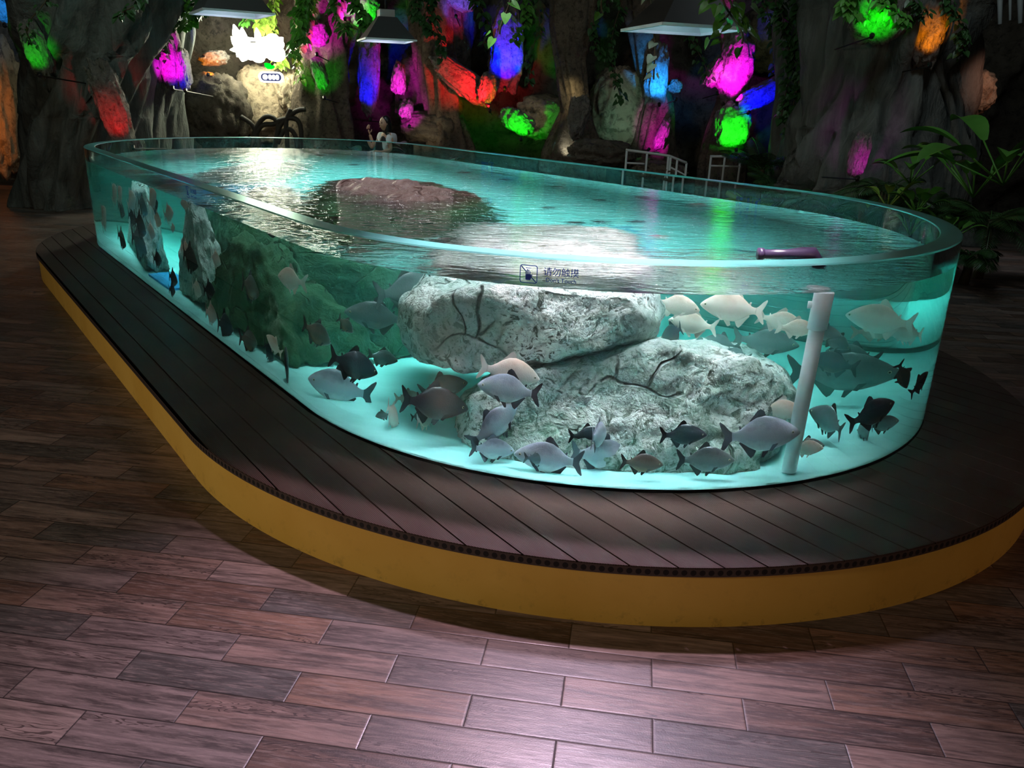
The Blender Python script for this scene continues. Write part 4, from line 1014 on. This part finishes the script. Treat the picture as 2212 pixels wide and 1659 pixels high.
def vine(px, py0, py1, Y, nl, size, mi, label, seed, sway=0.12, group='hanging vines', spread=0.10, ztop=None):
    rnd = random.Random(seed)
    a = pz(px, py0, Y); b = pz(px + rnd.uniform(-14, 14), py1, Y)
    e = empty('hanging_vine', a, label, 'vine', group)
    pts = []
    for i in range(14):
        t = i / 13; p = a.lerp(b, t) - a
        p += Vector((math.sin(t * 5 + seed) * sway, math.cos(t * 4 + seed * 2) * sway * 0.6, 0)); pts.append(p)
    tube_obj('vine_stem', pts, 0.006 + size * 0.03, STEM, e, 5)
    bm = bmesh.new()
    for i in range(nl):
        t = rnd.random() * 13; k = min(int(t), 12); p = pts[k].lerp(pts[k + 1], t - k)
        an = rnd.random() * 2 * PI; o_ = Vector((math.cos(an), math.sin(an) * 0.8, rnd.uniform(-0.9, 0.1)))
        add_leaf(bm, p + o_ * rnd.random() * spread, o_ + Vector((0, 0, -0.5)), Vector((0, -0.6, 0.8)) + o_ * 0.4, size * rnd.uniform(0.6, 1.25))
    bm_obj('vine_leaves', bm, LEAF[mi], e)
VINES = [ # px, top, bottom, Y, leaves, size, material, words
 (600, -30, 150, 16.6, 150, 0.13, 2, 'bright green leafy vine right of the glowing sign'),
 (560, -30, 60, 16.6, 150, 0.13, 2, 'bright green leafy vine above the glowing sign'),
 (530, -30, 48, 16.6, 110, 0.12, 0, 'green leafy vine above the left end of the glowing sign'),
 (640, -30, 120, 15.5, 150, 0.12, 0, 'bushy green vine nearest the right edge of the glowing sign'),
 (662, -30, 175, 15.8, 110, 0.10, 2, 'thin vine hanging between the sign and the pink lit rock'),
 (660, -30, 90, 15.3, 110, 0.12, 0, 'dark green vine in front of the pink lit rock'),
 (735, -30, 70, 15.4, 120, 0.12, 0, 'leafy vine between the pink and the green lit rocks'),
 (775, -30, 60, 15.2, 110, 0.12, 0, 'leafy vine left of the small middle lamp shade'),
 (395, -30, 60, 14.0, 120, 0.11, 0, 'leafy vine at the top above the magenta bark strip'),
 (345, -30, 150, 14.1, 110, 0.09, 1, 'dark ivy strand over the magenta bark strip'),
 (375, -30, 130, 14.1, 70, 0.08, 1, 'thin dark ivy strand beside the blue lit root'),
 (450, -30, 30, 13.8, 100, 0.11, 1, 'dark leafy vine behind the top left lamp shade'),
 (905, -30, 70, 15.0, 90, 0.11, 1, 'dark vine right of the small middle lamp shade'),
 (945, -30, 130, 15.4, 90, 0.11, 1, 'dark vine over the greenish brown rock face'),
 (1040, -30, 100, 15.6, 80, 0.11, 1, 'dark vine left of the big blue lit rock'),
 (1130, -30, 90, 15.6, 80, 0.11, 0, 'vine crossing the right edge of the big blue lit rock'),
 (1150, -30, 180, 15.9, 60, 0.10, 1, 'long thin vine right of the big blue lit rock'),
 (1290, -30, 120, 15.6, 70, 0.11, 1, 'dark vine right of the narrow waisted trunk'),
 (1340, -30, 220, 15.8, 80, 0.10, 1, 'long dark creeper down the teal tinted rock'),
 (1500, 20, 170, 15.8, 60, 0.10, 1, 'dark strand behind the largest lamp shade'),
 (1660, -30, 160, 15.3, 110, 0.11, 1, 'dark leafy vine right of the magenta slab'),
 (1690, -30, 260, 13.9, 200, 0.11, 1, 'long heavy ivy curtain strand at the left side of the vine covered trunk'),
 (1722, -30, 300, 13.8, 200, 0.12, 1, 'long heavy ivy curtain strand in the middle of the vine covered trunk'),
 (1755, -30, 240, 13.6, 150, 0.11, 1, 'ivy strand between the vine covered trunk and the huge right trunk'),
 (1850, -30, 40, 11.2, 90, 0.10, 0, 'green leafy vine left of the bright green lit hollow'),
 (1935, -30, 50, 11.2, 110, 0.10, 0, 'green leafy vine right of the bright green lit hollow'),
 (2062, -30, 120, 11.6, 110, 0.09, 1, 'dark ivy strand right of the amber lit bark strip'),
 (1985, 0, 40, 11.4, 40, 0.09, 1, 'short dark vine left of the amber lit bark strip'),
 (290, -30, 40, 12.0, 60, 0.10, 1, 'dark vine tips at the top of the huge left trunk'),
 (88, -30, 90, 11.9, 50, 0.07, 1, 'dark ivy strand beside the green lit slit of the left trunk'),
]
for i, (px, t0, t1, Y, nl, sz, mi, lb) in enumerate(VINES): vine(px, t0, t1, Y, nl, sz, mi, lb, i + 3)
# close hanging heart-leaved vines
vine(1590, -60, 95, 6.6, 26, 0.085, 0, 'close vine with big heart shaped green leaves hanging by the largest lamp shade', 91, 0.08, 'close heart leaved vines', 0.22)
vine(1560, -60, 40, 6.6, 22, 0.085, 0, 'close heart leaved vine overlapping the top right of the largest lamp shade', 92, 0.08, 'close heart leaved vines', 0.2)
vine(1403, -60, 172, 7.95, 13, 0.085, 3, 'pale vine with few pointed leaves dangling below the left end of the largest lamp shade', 93, 0.02, 'close heart leaved vines', 0.03)
vine(1090, -60, 75, 8.0, 12, 0.10, 0, 'close heart leaved vine hanging before the big blue lit rock', 94, 0.05, 'close heart leaved vines', 0.1)
vine(1300, -60, 32, 8.0, 6, 0.10, 0, 'single short green leaf tip hanging at the top beside the narrow waisted trunk', 95, 0.03, 'close heart leaved vines', 0.05)
BLADE = [(0, 0), (0.06, 0.05), (0.15, 0.25), (0.17, 0.5), (0.12, 0.8), (0, 1.0), (-0.12, 0.8), (-0.17, 0.5), (-0.15, 0.25), (-0.06, 0.05)]
def frond(bm, base, d, L, droop, nl, lw_, wid):
    """feathery frond with leaflets"""
    d = d.normalized(); h_ = Vector((d.x, d.y, 0))
    pts = []
    for i in range(13):
        t = i / 12; pts.append(base + d * L * t + Vector((0, 0, -droop * L * t * t)))
    tube(bm, pts, [0.008 * (1 - 0.8 * i / 12) + 0.002 for i in range(13)], 4)
    for i in range(nl):
        t = 0.18 + 0.8 * i / nl; k = min(int(t * 12), 11); p = pts[k].lerp(pts[k + 1], t * 12 - k)
        tg = (pts[k + 1] - pts[k]).normalized(); s_ = tg.cross(Vector((0, 0, 1))).normalized()
        ln = lw_ * math.sin(PI * min(1, t * 0.9 + 0.1)) + 0.02
        for sg in (-1, 1):
            dd = (s_ * sg + tg * 0.55 + Vector((0, 0, -0.25))).normalized(); w_ = tg * wid
            a = bm.verts.new(p - w_ * 0.5); b = bm.verts.new(p + dd * ln * 0.5 - w_); c = bm.verts.new(p + dd * ln + Vector((0, 0, -0.15 * ln))); e = bm.verts.new(p + dd * ln * 0.5 + w_)
            bm.faces.new((a, b, c, e))
def palm(px, Y, label, nf, L, h0, seed, mi=1, droop=0.45, z0=0.0, lw_=0.22, group=None, wid=0.012, up=0.9):
    rnd = random.Random(seed); c = gp(px, Y, z0); e = empty('palm_plant', c, label, 'palm', group)
    tube_obj('palm_stem', [(0, 0, 0), (0.02, 0, h0 * 0.5), (0, 0, h0)], [0.06, 0.05, 0.045], STEM, e, 10)
    for i in range(nf):
        a = 2 * PI * (i + rnd.random() * 0.6) / nf
        bm = bmesh.new(); frond(bm, Vector((0, 0, h0 * 0.92)), Vector((math.cos(a), math.sin(a), rnd.uniform(0.35, up + 0.4))), L * rnd.uniform(0.75, 1.1), droop * rnd.uniform(0.7, 1.3), 22, lw_, wid)
        bm_obj('frond', bm, LEAF[mi], e)
def broad(px, Y, label, nb, L, seed, mi=0, z0=0.0, group=None, wsc=1.0, lean=(0, 0), pet=0.35):
    rnd = random.Random(seed); c = gp(px, Y, z0); e = empty('broad_leaf_plant', c, label, 'plant', group)
    for i in range(nb):
        a = 2 * PI * (i + rnd.random() * 0.5) / nb; el = rnd.uniform(0.6, 1.4)
        d = Vector((math.cos(a) + lean[0], math.sin(a) + lean[1], el)).normalized(); Ls = L * rnd.uniform(0.7, 1.1)
        st = d * Ls * pet * 2
        bm = bmesh.new(); tube(bm, [Vector(), st * 0.5, st], 0.010, 5)
        # long blade in segments so that it arches
        N = 9; prev = None
        s_ = d.cross(Vector((0, 0, 1))).normalized()
        for j in range(N + 1):
            t = j / N; w_ = Ls * 0.17 * wsc * math.sin(PI * (0.06 + 0.94 * t)) ** 0.8; p = st + d * Ls * t + Vector((0, 0, -0.45 * Ls * t * t))
            row = [bm.verts.new(p - s_ * w_ + Vector((0, 0, w_ * 0.35))), bm.verts.new(p), bm.verts.new(p + s_ * w_ + Vector((0, 0, w_ * 0.35)))]
            if prev: bm.faces.new((prev[0], prev[1], row[1], row[0])); bm.faces.new((prev[1], prev[2], row[2], row[1]))
            prev = row
        bm_obj('leaf', bm, LEAF[mi], e, True)
palm(1655, 14.2, 'dark feathery palm left of the vine covered trunk', 16, 1.1, 0.9, 1)
palm(1700, 13.4, 'dark palm with drooping fronds at the foot of the vine covered trunk', 16, 1.0, 0.6, 2)
palm(1740, 12.6, 'low dark palm just behind the far tank rim, right of the railings', 14, 0.9, 0.5, 3)
palm(1640, 13.4, 'low yellow green palm behind the far rim beside the second railing', 12, 0.6, 0.35, 4, 2)
palm(985, 14.5, 'feathery fern with red stems arching beside the person', 12, 0.75, 0.75, 5, 1, 0.7)
palm(1080, 14.8, 'dark fern clump under the green lit jagged rock', 14, 0.7, 0.5, 6, 1, 0.6)
palm(1395, 14.6, 'dark drooping palm left of the white railing', 12, 0.6, 0.45, 7, 1, 0.9)
palm(1180, 14.6, 'dark fern clump left of the orange lit root', 12, 0.6, 0.4, 8, 1, 0.7)
palm(1930, 10.9, 'dark palm with silvery drooping frond in front of the right trunk', 14, 0.9, 0.9, 9, 1, 0.6)
palm(2010, 10.4, 'dark feathery palm in the middle of the right hand planting', 16, 0.85, 0.7, 10, 1, 0.55)
palm(2110, 10.0, 'dark palm above the wet floor patch at the right', 16, 0.8, 0.6, 11, 1, 0.6)
palm(2180, 9.6, 'dark palm at the right edge of the picture', 14, 0.8, 0.7, 12, 1, 0.6)
palm(2060, 9.4, 'low brown green palm nearest the right end of the tank', 14, 0.55, 0.3, 13, 1, 0.6)
palm(2150, 9.2, 'small palm with frond drooping over the pale floor patch', 10, 0.5, 0.35, 14, 1, 0.8)
palm(1850, 11.6, 'dark palm behind the far rim below the magenta lit stone', 14, 0.8, 0.5, 15, 1, 0.6)
palm(1790, 12.0, 'dark bushy palm left of the magenta lit stone', 14, 0.8, 0.6, 16, 1, 0.6)
palm(620, 14.8, 'low dark fern under the cream rock face', 10, 0.4, 0.2, 17, 1, 0.7)
broad(2190, 9.0, 'large banana like plant with broad green leaves at the right edge', 7, 0.95, 21, 0, 1.15, None, 1.0, (-0.5, 0))
broad(2130, 9.6, 'broad leaved plant with green leaves left of the banana like plant', 8, 0.75, 22, 0, 0.95, None, 0.9, (-0.3, 0))
broad(1985, 10.6, 'upright broad green leaves in front of the salmon lit rock', 6, 0.5, 23, 0, 1.0, None, 1.1)
broad(1945, 10.0, 'small plant with one bright yellow green leaf just over the far rim', 5, 0.35, 24, 2, 0.75)
broad(2010, 9.6, 'small round leaved green plant low among the palms', 7, 0.30, 25, 0, 0.75, None, 1.6)
broad(2100, 9.0, 'small light green plant above the dark floor at the right', 7, 0.34, 26, 0, 0.55, None, 1.2)
broad(755, 14.6, 'elephant ear plant with two upright pale green leaves left of the person', 5, 0.45, 27, 0, 0.55, None, 2.4, (0, -0.3), 0.2)
broad(800, 15.2, 'dark broad leaf plant right behind the person', 6, 0.6, 28, 1, 0.6, None, 1.8)
broad(700, 14.4, 'low plant with long dark green leaves behind the far rim, under the slim trunk', 7, 0.5, 29, 1, 0.3, None, 0.8)
broad(1380, 14.9, 'small plant with rounded green leaves above the white railing', 6, 0.35, 30, 0, 0.75, None, 1.5)
# twisted dark root railing under the sign
DKM = plain('dark_twisted_wood', (0.03, 0.025, 0.018), 0.7)
def tw(L, Y, r):
    P = [pz(x, y, Y) for x, y in L]; out = []
    for i in range(len(P) - 1):
        p0, p1, p2, p3 = P[max(i - 1, 0)], P[i], P[i + 1], P[min(i + 2, len(P) - 1)]
        for k in range(6):
            t = k / 6; out.append(0.5 * ((2 * p1) + (p2 - p0) * t + (2 * p0 - 5 * p1 + 4 * p2 - p3) * t * t + (3 * p1 - p0 - 3 * p2 + p3) * t ** 3))
    return out + [P[-1]]
rr = empty('root_railing', gp(600, 15.6), 'railing of dark twisted roots in front of the cream rock face', 'railing')
for i, L in enumerate([[(540, 330), (552, 280), (575, 252), (600, 268), (592, 330)], [(590, 330), (600, 285), (612, 262), (640, 240), (660, 236)], [(548, 300), (565, 272), (590, 268), (606, 262)], [(600, 310), (612, 285), (628, 280), (640, 300), (645, 330)], [(622, 330), (620, 290), (618, 262), (628, 236)], [(520, 252), (545, 270), (556, 300), (560, 330)], [(596, 262), (630, 255), (648, 270), (652, 330)]]):
    o = tube_obj('twisted_root', tw(L, 15.6, 0), 0.045, DKM, rr, 8, rr.location)
# white railings
WM = plain('white_painted_steel', (0.62, 0.66, 0.66), 0.35)
def railing(px0, label, top_, posts, Y, low=None):
    e = empty('ramp_railing', gp(px0, Y), label, 'railing', None); org = e.location
    tube_obj('top_rail', [pz(x, y, Y) for x, y in top_], 0.022, WM, e, 10, org)
    for x, y in posts:
        a = pz(x, y, Y); b = a.copy(); b.z = 0; tube_obj('post', [a, b], 0.019, WM, e, 10, org)
    if low: 
        for seg_ in low: tube_obj('lower_rail', [pz(x, y, Y) for x, y in seg_], 0.016, WM, e, 10, org)
railing(1420, 'white steel ramp railing with a sloping end loop behind the tank', [(1352, 324), (1398, 330), (1446, 337), (1483, 352)], [(1354, 325), (1398, 330), (1444, 336), (1449, 338), (1463, 344), (1483, 352)], 13.9, [[(1354, 352), (1392, 354)], [(1449, 362), (1480, 378), (1483, 354)]])
railing(1560, 'second dimmer railing in bluish light, right of the white one', [(1534, 338), (1578, 338), (1620, 340)], [(1536, 338), (1566, 338), (1600, 339)], 14.6, [[(1534, 358), (1600, 360)]])

# ------------------------------------------------------------------ person standing behind the tank
def person():
    Y = 13.6; base = gp(835, Y); ht_ = pz(830, 251, Y).z
    SKIN = plain('skin', (0.55, 0.32, 0.22), 0.5); HAIR = plain('black_hair', (0.008, 0.007, 0.008), 0.35); SHIRT = plain('white_shirt', (0.72, 0.74, 0.76), 0.8); VEST = plain('black_vest', (0.012, 0.012, 0.014), 0.7); TRO = plain('dark_trousers', (0.02, 0.02, 0.025), 0.8)
    e = empty('person', base, 'person with long black hair in white shirt and black vest, one hand raised', 'person')
    k = ht_ / 1.62
    def sk(name, V, E, Rr, mat, sub=2):
        me = bpy.data.meshes.new(name); me.from_pydata([tuple(Vector(v) * k) for v in V], E, []); o = bpy.data.objects.new(name, me); COL.objects.link(o)
        m = o.modifiers.new('s', 'SKIN'); m.use_smooth_shade = True
        for i, r_ in enumerate(Rr):
            r_ = r_ if isinstance(r_, tuple) else (r_, r_)
            me.skin_vertices[0].data[i].radius = (r_[0] * k, r_[1] * k); me.skin_vertices[0].data[i].use_root = (i == 0)
        m2 = o.modifiers.new('u', 'SUBSURF'); m2.levels = sub; m2.render_levels = sub
        dg = bpy.context.evaluated_depsgraph_get(); me2 = bpy.data.meshes.new_from_object(o.evaluated_get(dg)); bpy.data.objects.remove(o)
        me2.materials.clear(); me2.materials.append(mat); me2.polygons.foreach_set('use_smooth', [True] * len(me2.polygons))
        o = bpy.data.objects.new(name, me2); COL.objects.link(o); o.parent = e; return o
    # faces the camera's left; x right, y away
    V = [(0, 0, 0.86), (0, 0, 1.0), (0, 0, 1.14), (0, 0, 1.28), (-0.01, -0.01, 1.36), (-0.025, -0.02, 1.42),
         (0.0, 0.15, 1.30), (-0.10, 0.21, 1.10), (-0.15, 0.22, 1.20), (-0.19, 0.22, 1.32), # far arm raised
         (0.03, -0.15, 1.30), (0.05, -0.19, 1.09), (-0.10, -0.10, 1.04), (-0.19, 0.0, 1.06),
         (0.0, -0.09, 0.80), (0.0, -0.10, 0.46), (0.01, -0.10, 0.08), (-0.13, -0.10, 0.03), (0.0, 0.09, 0.80), (0.0, 0.10, 0.46), (0.02, 0.10, 0.08), (-0.12, 0.10, 0.03)]
    E = [(0, 1), (1, 2), (2, 3), (3, 4), (4, 5), (3, 6), (6, 7), (7, 8), (8, 9), (3, 10), (10, 11), (11, 12), (12, 13), (0, 14), (14, 15), (15, 16), (16, 17), (0, 18), (18, 19), (19, 20), (20, 21)]
    Rr = [(0.11, 0.15), (0.10, 0.125), (0.10, 0.12), (0.08, 0.11), 0.045, 0.045, 0.055, 0.042, 0.032, 0.024, 0.055, 0.042, 0.032, 0.024, 0.085, 0.058, 0.042, 0.03, 0.085, 0.058, 0.042, 0.03]
    sk('body', V, E, Rr, SKIN)
    sk('trousers', [V[0], V[14], V[15], V[16], V[18], V[19], V[20]], [(0, 1), (1, 2), (2, 3), (0, 4), (4, 5), (5, 6)], [(0.125, 0.165), 0.10, 0.07, 0.06, 0.10, 0.07, 0.06], TRO)
    sk('shirt', [(0, 0, 0.90), (0, 0, 1.14), (0, 0, 1.285), (0.0, 0.15, 1.30), (-0.05, 0.185, 1.20), (0.03, -0.15, 1.30), (0.045, -0.18, 1.17)], [(0, 1), (1, 2), (2, 3), (3, 4), (2, 5), (5, 6)], [(0.122, 0.155), (0.122, 0.152), (0.108, 0.135), 0.078, 0.068, 0.078, 0.068], SHIRT)
    sk('vest', [(0, 0, 0.90), (0, 0, 1.12), (-0.012, 0, 1.345)], [(0, 1), (1, 2)], [(0.142, 0.160), (0.142, 0.150), (0.130, 0.10)], VEST)
    e.rotation_euler = (0, 0, math.radians(42))
    # head in profile facing left (-x)
    hc = Vector((-0.045, -0.02, 1.505)) * k
    bm = bmesh.new(); bmesh.ops.create_icosphere(bm, subdivisions=4, radius=1)
    for v in bm.verts:
        q = v.co.copy(); x, y, z = q
        x2 = x * 0.090; y2 = y * 0.072; z2 = z * 0.112
        if x < 0:
            x2 *= 1 - 0.10 * max(0, -z); 
            x2 -= 0.020 * math.exp(-((z + 0.12) / 0.16) ** 2 - (y / 0.20) ** 2)           # nose
            x2 -= 0.006 * math.exp(-((z + 0.50) / 0.09) ** 2 - (y / 0.40) ** 2)           # lips
            x2 -= 0.010 * math.exp(-((z + 0.85) / 0.18) ** 2 - (y / 0.5) ** 2)            # chin
            x2 += 0.009 * math.exp(-((z - 0.08) / 0.13) ** 2) * (math.exp(-((y - 0.42) / 0.2) ** 2) + math.exp(-((y + 0.42) / 0.2) ** 2))
        if z < -0.3: y2 *= 1 - 0.28 * (-z - 0.3)
        v.co = Vector((x2, y2, z2)) * k
    bm_obj('head', bm, SKIN, e, True, hc)
    for s_ in (-1, 1):
        bm = bmesh.new(); bmesh.ops.create_uvsphere(bm, u_segments=10, v_segments=8, radius=0.011 * k); bm_obj('eye', bm, plain('dark_eye', (0.02, 0.015, 0.012), 0.2), e, True, hc + Vector((-0.072, s_ * 0.030, 0.010)) * k)
        bm = bmesh.new(); bmesh.ops.create_uvsphere(bm, u_segments=10, v_segments=8, radius=0.024 * k, matrix=Matrix.Diagonal((0.7, 0.3, 1.2, 1))); bm_obj('ear', bm, SKIN, e, True, hc + Vector((0.01, s_ * 0.072, -0.005)) * k)
    bm = bmesh.new(); bmesh.ops.create_uvsphere(bm, u_segments=10, v_segments=6, radius=0.016 * k, matrix=Matrix.Diagonal((0.4, 1.1, 0.35, 1))); bm_obj('mouth', bm, plain('lips', (0.45, 0.14, 0.12), 0.5), e, True, hc + Vector((-0.088, 0, -0.056)) * k)
    # long hair
    bm = bmesh.new(); bmesh.ops.create_icosphere(bm, subdivisions=4, radius=1)
    for v in bm.verts:
        x, y, z = v.co
        x2 = 0.026 + x * 0.098; y2 = y * 0.088; z2 = 0.012 + z * 0.118
        if z < 0: x2 = 0.045 + x * 0.080; z2 = z * 0.36; y2 = y * 0.090
        if x < -0.2 and z < 0.55: x2 = max(x2, -0.012 - 0.05 * max(0, z))
        v.co = Vector((x2, y2, z2)) * k
    bm_obj('hair', bm, HAIR, e, True, hc)
    def hand(name, at_, dr, palm_, flip):
        dr = Vector(dr).normalized(); pn = Vector(palm_).normalized(); sd2 = dr.cross(pn).normalized() * flip
        A = Vector(at_); Vv = [A, A + dr * 0.045, A + dr * 0.085]; Ee = [(0, 1), (1, 2)]; Rd = [(0.022, 0.016), (0.036, 0.014), (0.036, 0.012)]
        sk(name, Vv, Ee, Rd, SKIN, 1)
        for q, (o_, L_) in enumerate(((-0.030, 0.062), (-0.010, 0.074), (0.011, 0.070), (0.030, 0.054))):
            b0 = A + dr * 0.088 + sd2 * o_
            sk('finger', [b0, b0 + dr * L_ * 0.45 + pn * 0.006, b0 + dr * L_ * 0.75 + pn * 0.022, b0 + dr * L_ * 0.9 + pn * 0.038], [(0, 1), (1, 2), (2, 3)], [0.010, 0.009, 0.008, 0.007], SKIN, 1)
        b0 = A + dr * 0.03 + sd2 * -0.032
        sk('thumb', [b0, b0 + dr * 0.02 - sd2 * 0.022 + pn * 0.01, b0 + dr * 0.045 - sd2 * 0.03 + pn * 0.02], [(0, 1), (1, 2)], [0.013, 0.010, 0.008], SKIN, 1)
    hand('hand', V[9], (-0.25, 0.1, 0.95), (0.9, 0.2, 0.2), 1)
    hand('hand', V[13], (-0.8, -0.5, 0.0), (0, 0, -1), 1)
person()
light('person_light', 'SPOT', (-4.2, 12.3, 2.9), pz(822, 275, 13.6), 6, (1.0, 0.93, 0.85), spot_size=math.radians(30), spot_blend=0.6, shadow_soft_size=0.05)

# ------------------------------------------------------------------ stickers on the acrylic
INK = plain('blue_vinyl_ink', (0.006, 0.045, 0.36), 0.45)
def arc_frame(px, py):
    Q, nrm, t = hit(CPOS, ray(px, py), TR); return Q, nrm
OUTL = outline(TCX, TCY, TA, TR + 0.0012, TE, 400, 400)
ACUM = np.concatenate([[0], np.cumsum(np.linalg.norm(np.roll(OUTL, -1, 0) - OUTL, axis=1))])
def arc_of(P): return ACUM[int(np.argmin(((OUTL - P[:2]) ** 2).sum(1)))]
def on_arc(s_, z):
    T = ACUM[-1]; s_ %= T; i = int(np.searchsorted(ACUM, s_)) - 1; i = max(0, i); f = (s_ - ACUM[i]) / (ACUM[i + 1] - ACUM[i])
    p = OUTL[i] * (1 - f) + OUTL[(i + 1) % len(OUTL)] * f; return Vector((p[0], p[1], z))
def text_me(txt, size, bold=0.0):
    c = bpy.data.curves.new('t', 'FONT'); c.body = txt; c.size = size; c.offset = bold; c.resolution_u = 3
    o = bpy.data.objects.new('t', c); COL.objects.link(o); dg = bpy.context.evaluated_depsgraph_get()
    me = bpy.data.meshes.new_from_object(o.evaluated_get(dg)); bpy.data.objects.remove(o); return me
def poly_me(polys):
    V, F = [], []
    for P in polys: F.append(tuple(range(len(V), len(V) + len(P)))); V += [(x, y, 0) for x, y in P]
    me = bpy.data.meshes.new('p'); me.from_pydata(V, [], F); return me
def sticker(s0, z0, sc_, label, dirn):
    """s0: arc position of the icon's left edge as read from outside; sc_: icon size"""
    org = on_arc(s0, z0); e = empty('no_touch_sticker', org, label, 'sticker', None)
    def put(name, me, ox, oz, k=1.0):
        bm = bmesh.new(); bm.from_mesh(me); bmesh.ops.triangulate(bm, faces=bm.faces)
        for _ in range(2): bmesh.ops.subdivide_edges(bm, edges=[q for q in bm.edges if q.calc_length() * k > 0.02], cuts=1)
        for v in bm.verts: v.co = on_arc(s0 + dirn * (ox + v.co.x * k), z0 + oz + v.co.y * k) - org
        bm_obj(name, bm, INK, e)
    def rr_(h, r, n_=6):
        L = []
        for cx_, cy_, a0 in ((h - r, h - r, 0), (-h + r, h - r, PI / 2), (-h + r, -h + r, PI), (h - r, -h + r, 1.5 * PI)):
            L += [(cx_ + r * math.cos(a0 + PI / 2 * i / n_), cy_ + r * math.sin(a0 + PI / 2 * i / n_)) for i in range(n_ + 1)]
        return L
    A, B = rr_(0.5, 0.13), rr_(0.455, 0.095); n_ = len(A)
    put('icon_frame', poly_me([[A[i], A[(i + 1) % n_], B[(i + 1) % n_], B[i]] for i in range(n_)]), sc_ / 2, 0, sc_)
    hand = [[(-0.17, -0.30), (-0.13, -0.33), (0.10, -0.33), (0.14, -0.26), (0.14, 0.0), (-0.17, 0.0)], [(-0.17, 0), (-0.115, 0), (-0.115, 0.20), (-0.17, 0.20)], [(-0.095, 0), (-0.04, 0), (-0.04, 0.27), (-0.095, 0.27)], [(-0.02, 0), (0.035, 0), (0.035, 0.24), (-0.02, 0.24)], [(0.055, 0), (0.105, 0), (0.105, 0.16), (0.055, 0.16)], [(0.14, -0.22), (0.20, -0.10), (0.20, 0.02), (0.165, 0.02), (0.14, -0.08)]]
    put('hand_icon', poly_me(hand), sc_ / 2, 0, sc_)
    put('slash', poly_me([[(-0.44, 0.40), (-0.40, 0.44), (-0.15, 0.19), (-0.19, 0.15)], [(0.17, -0.13), (0.13, -0.17), (0.40, -0.44), (0.44, -0.40)], [(-0.17, 0.33), (0.13, 0.31), (0.13, 0.34), (-0.17, 0.36)]]), sc_ / 2, 0, sc_)
    put('chinese_text', text_me('\u8bf7\u52ff\u89e6\u6478', 1.0, 0.004), sc_ * 1.32, sc_ * 0.04, sc_ * 0.49)
    put('english_text', text_me("Don't Touch", 1.0, 0.006), sc_ * 1.46, sc_ * -0.34, sc_ * 0.325)
QA, _ = arc_frame(1125, 592); QB, _ = arc_frame(1163, 592)
sA, sB = arc_of(QA), arc_of(QB); dirn = 1 if sB > sA else -1
isz = abs(sB - sA)
_, _, zt = arc_frame(1144, 572)[0]; zb = arc_frame(1144, 612)[0][2]
sticker(sA, (zt + zb) / 2, (zt - zb) * 0.98, 'blue no touching sticker with hand icon on the near curved glass, below the rim', dirn)
QC, _ = arc_frame(402, 413)
sticker(arc_of(QC), QC[2], (zt - zb) * 0.98, 'blue no touching sticker seen at a raking angle on the straight side wall', dirn)
def far_arc(px, py):
    """outer face of the far wall at a pixel, by height"""
    z = ZR - 0.10; P = onz(px, py, z); return arc_of(P)
sticker(far_arc(1660, 428), ZR - 0.14, (zt - zb) * 0.98, 'blue no touching sticker seen from behind on the far wall, at the right', dirn)
sticker(far_arc(1095, 350), ZR - 0.14, (zt - zb) * 0.98, 'blue no touching sticker seen from behind on the far wall, at the middle', dirn)

light('wet_floor_spot', 'SPOT', (7.4, 12.6, 3.4), (6.4, 11.0, 0), 60, (0.95, 0.85, 0.85), spot_size=math.radians(30), spot_blend=0.8, shadow_soft_size=0.1)  # added lamp; its pale pool stands in for a reflection on the floor
light('red_floor_spot', 'SPOT', (5.6, 3.2, 3.8), (3.4, 3.4, 0), 26, (1.0, 0.28, 0.22), spot_size=math.radians(80), spot_blend=1.0, shadow_soft_size=0.2)
light('blue_floor_spot', 'SPOT', (-2.2, 0.6, 3.4), (-1.6, 1.2, 0), 22, (0.15, 0.35, 1.0), spot_size=math.radians(60), spot_blend=1.0, shadow_soft_size=0.2)

light('front_fill', 'AREA', (-6.0, -0.5, 2.8), (-1.5, 4.0, 0.1), 105, (1.0, 0.80, 0.62), shape='DISK', size=0.8)  # added warm fill for the skirt and left floor, no fixture there
light('front_fill', 'AREA', (4.2, -0.6, 2.6), (1.6, 2.4, 0.1), 16, (1.0, 0.66, 0.46), shape='DISK', size=0.8)  # weaker added fill from the front right

GREYS = plain('grey_hanging_strip', (0.30, 0.34, 0.34), 0.6)
for i, (px, w_, y1, lb) in enumerate([(2132, 8, 36, 'short narrow grey hanging strip, leftmost in the top right corner'), (2160, 12, 52, 'grey hanging strip, second from the left in the top right corner'), (2182, 7, 44, 'thin grey hanging strip in the middle of the top right corner'), (2204, 13, 50, 'widest grey hanging strip at the right picture edge')]):
    a, b = pz(px, -80, 15.0), pz(px, y1, 15.0); k = w_ / FPX * 15 / 2
    o = tube_obj('hanging_strip', [a, a.lerp(b, 0.5), b], [k, k * 0.9, k * 0.6], GREYS, None, 10, a); o.location = a; tag(o, lb, 'strip', 'grey hanging strips')
light('strip_light', 'SPOT', pz(2160, 60, 13.5), pz(2168, 0, 15.0), 12, (0.9, 1.0, 1.0), spot_size=math.radians(70), spot_blend=0.8, shadow_soft_size=0.1)
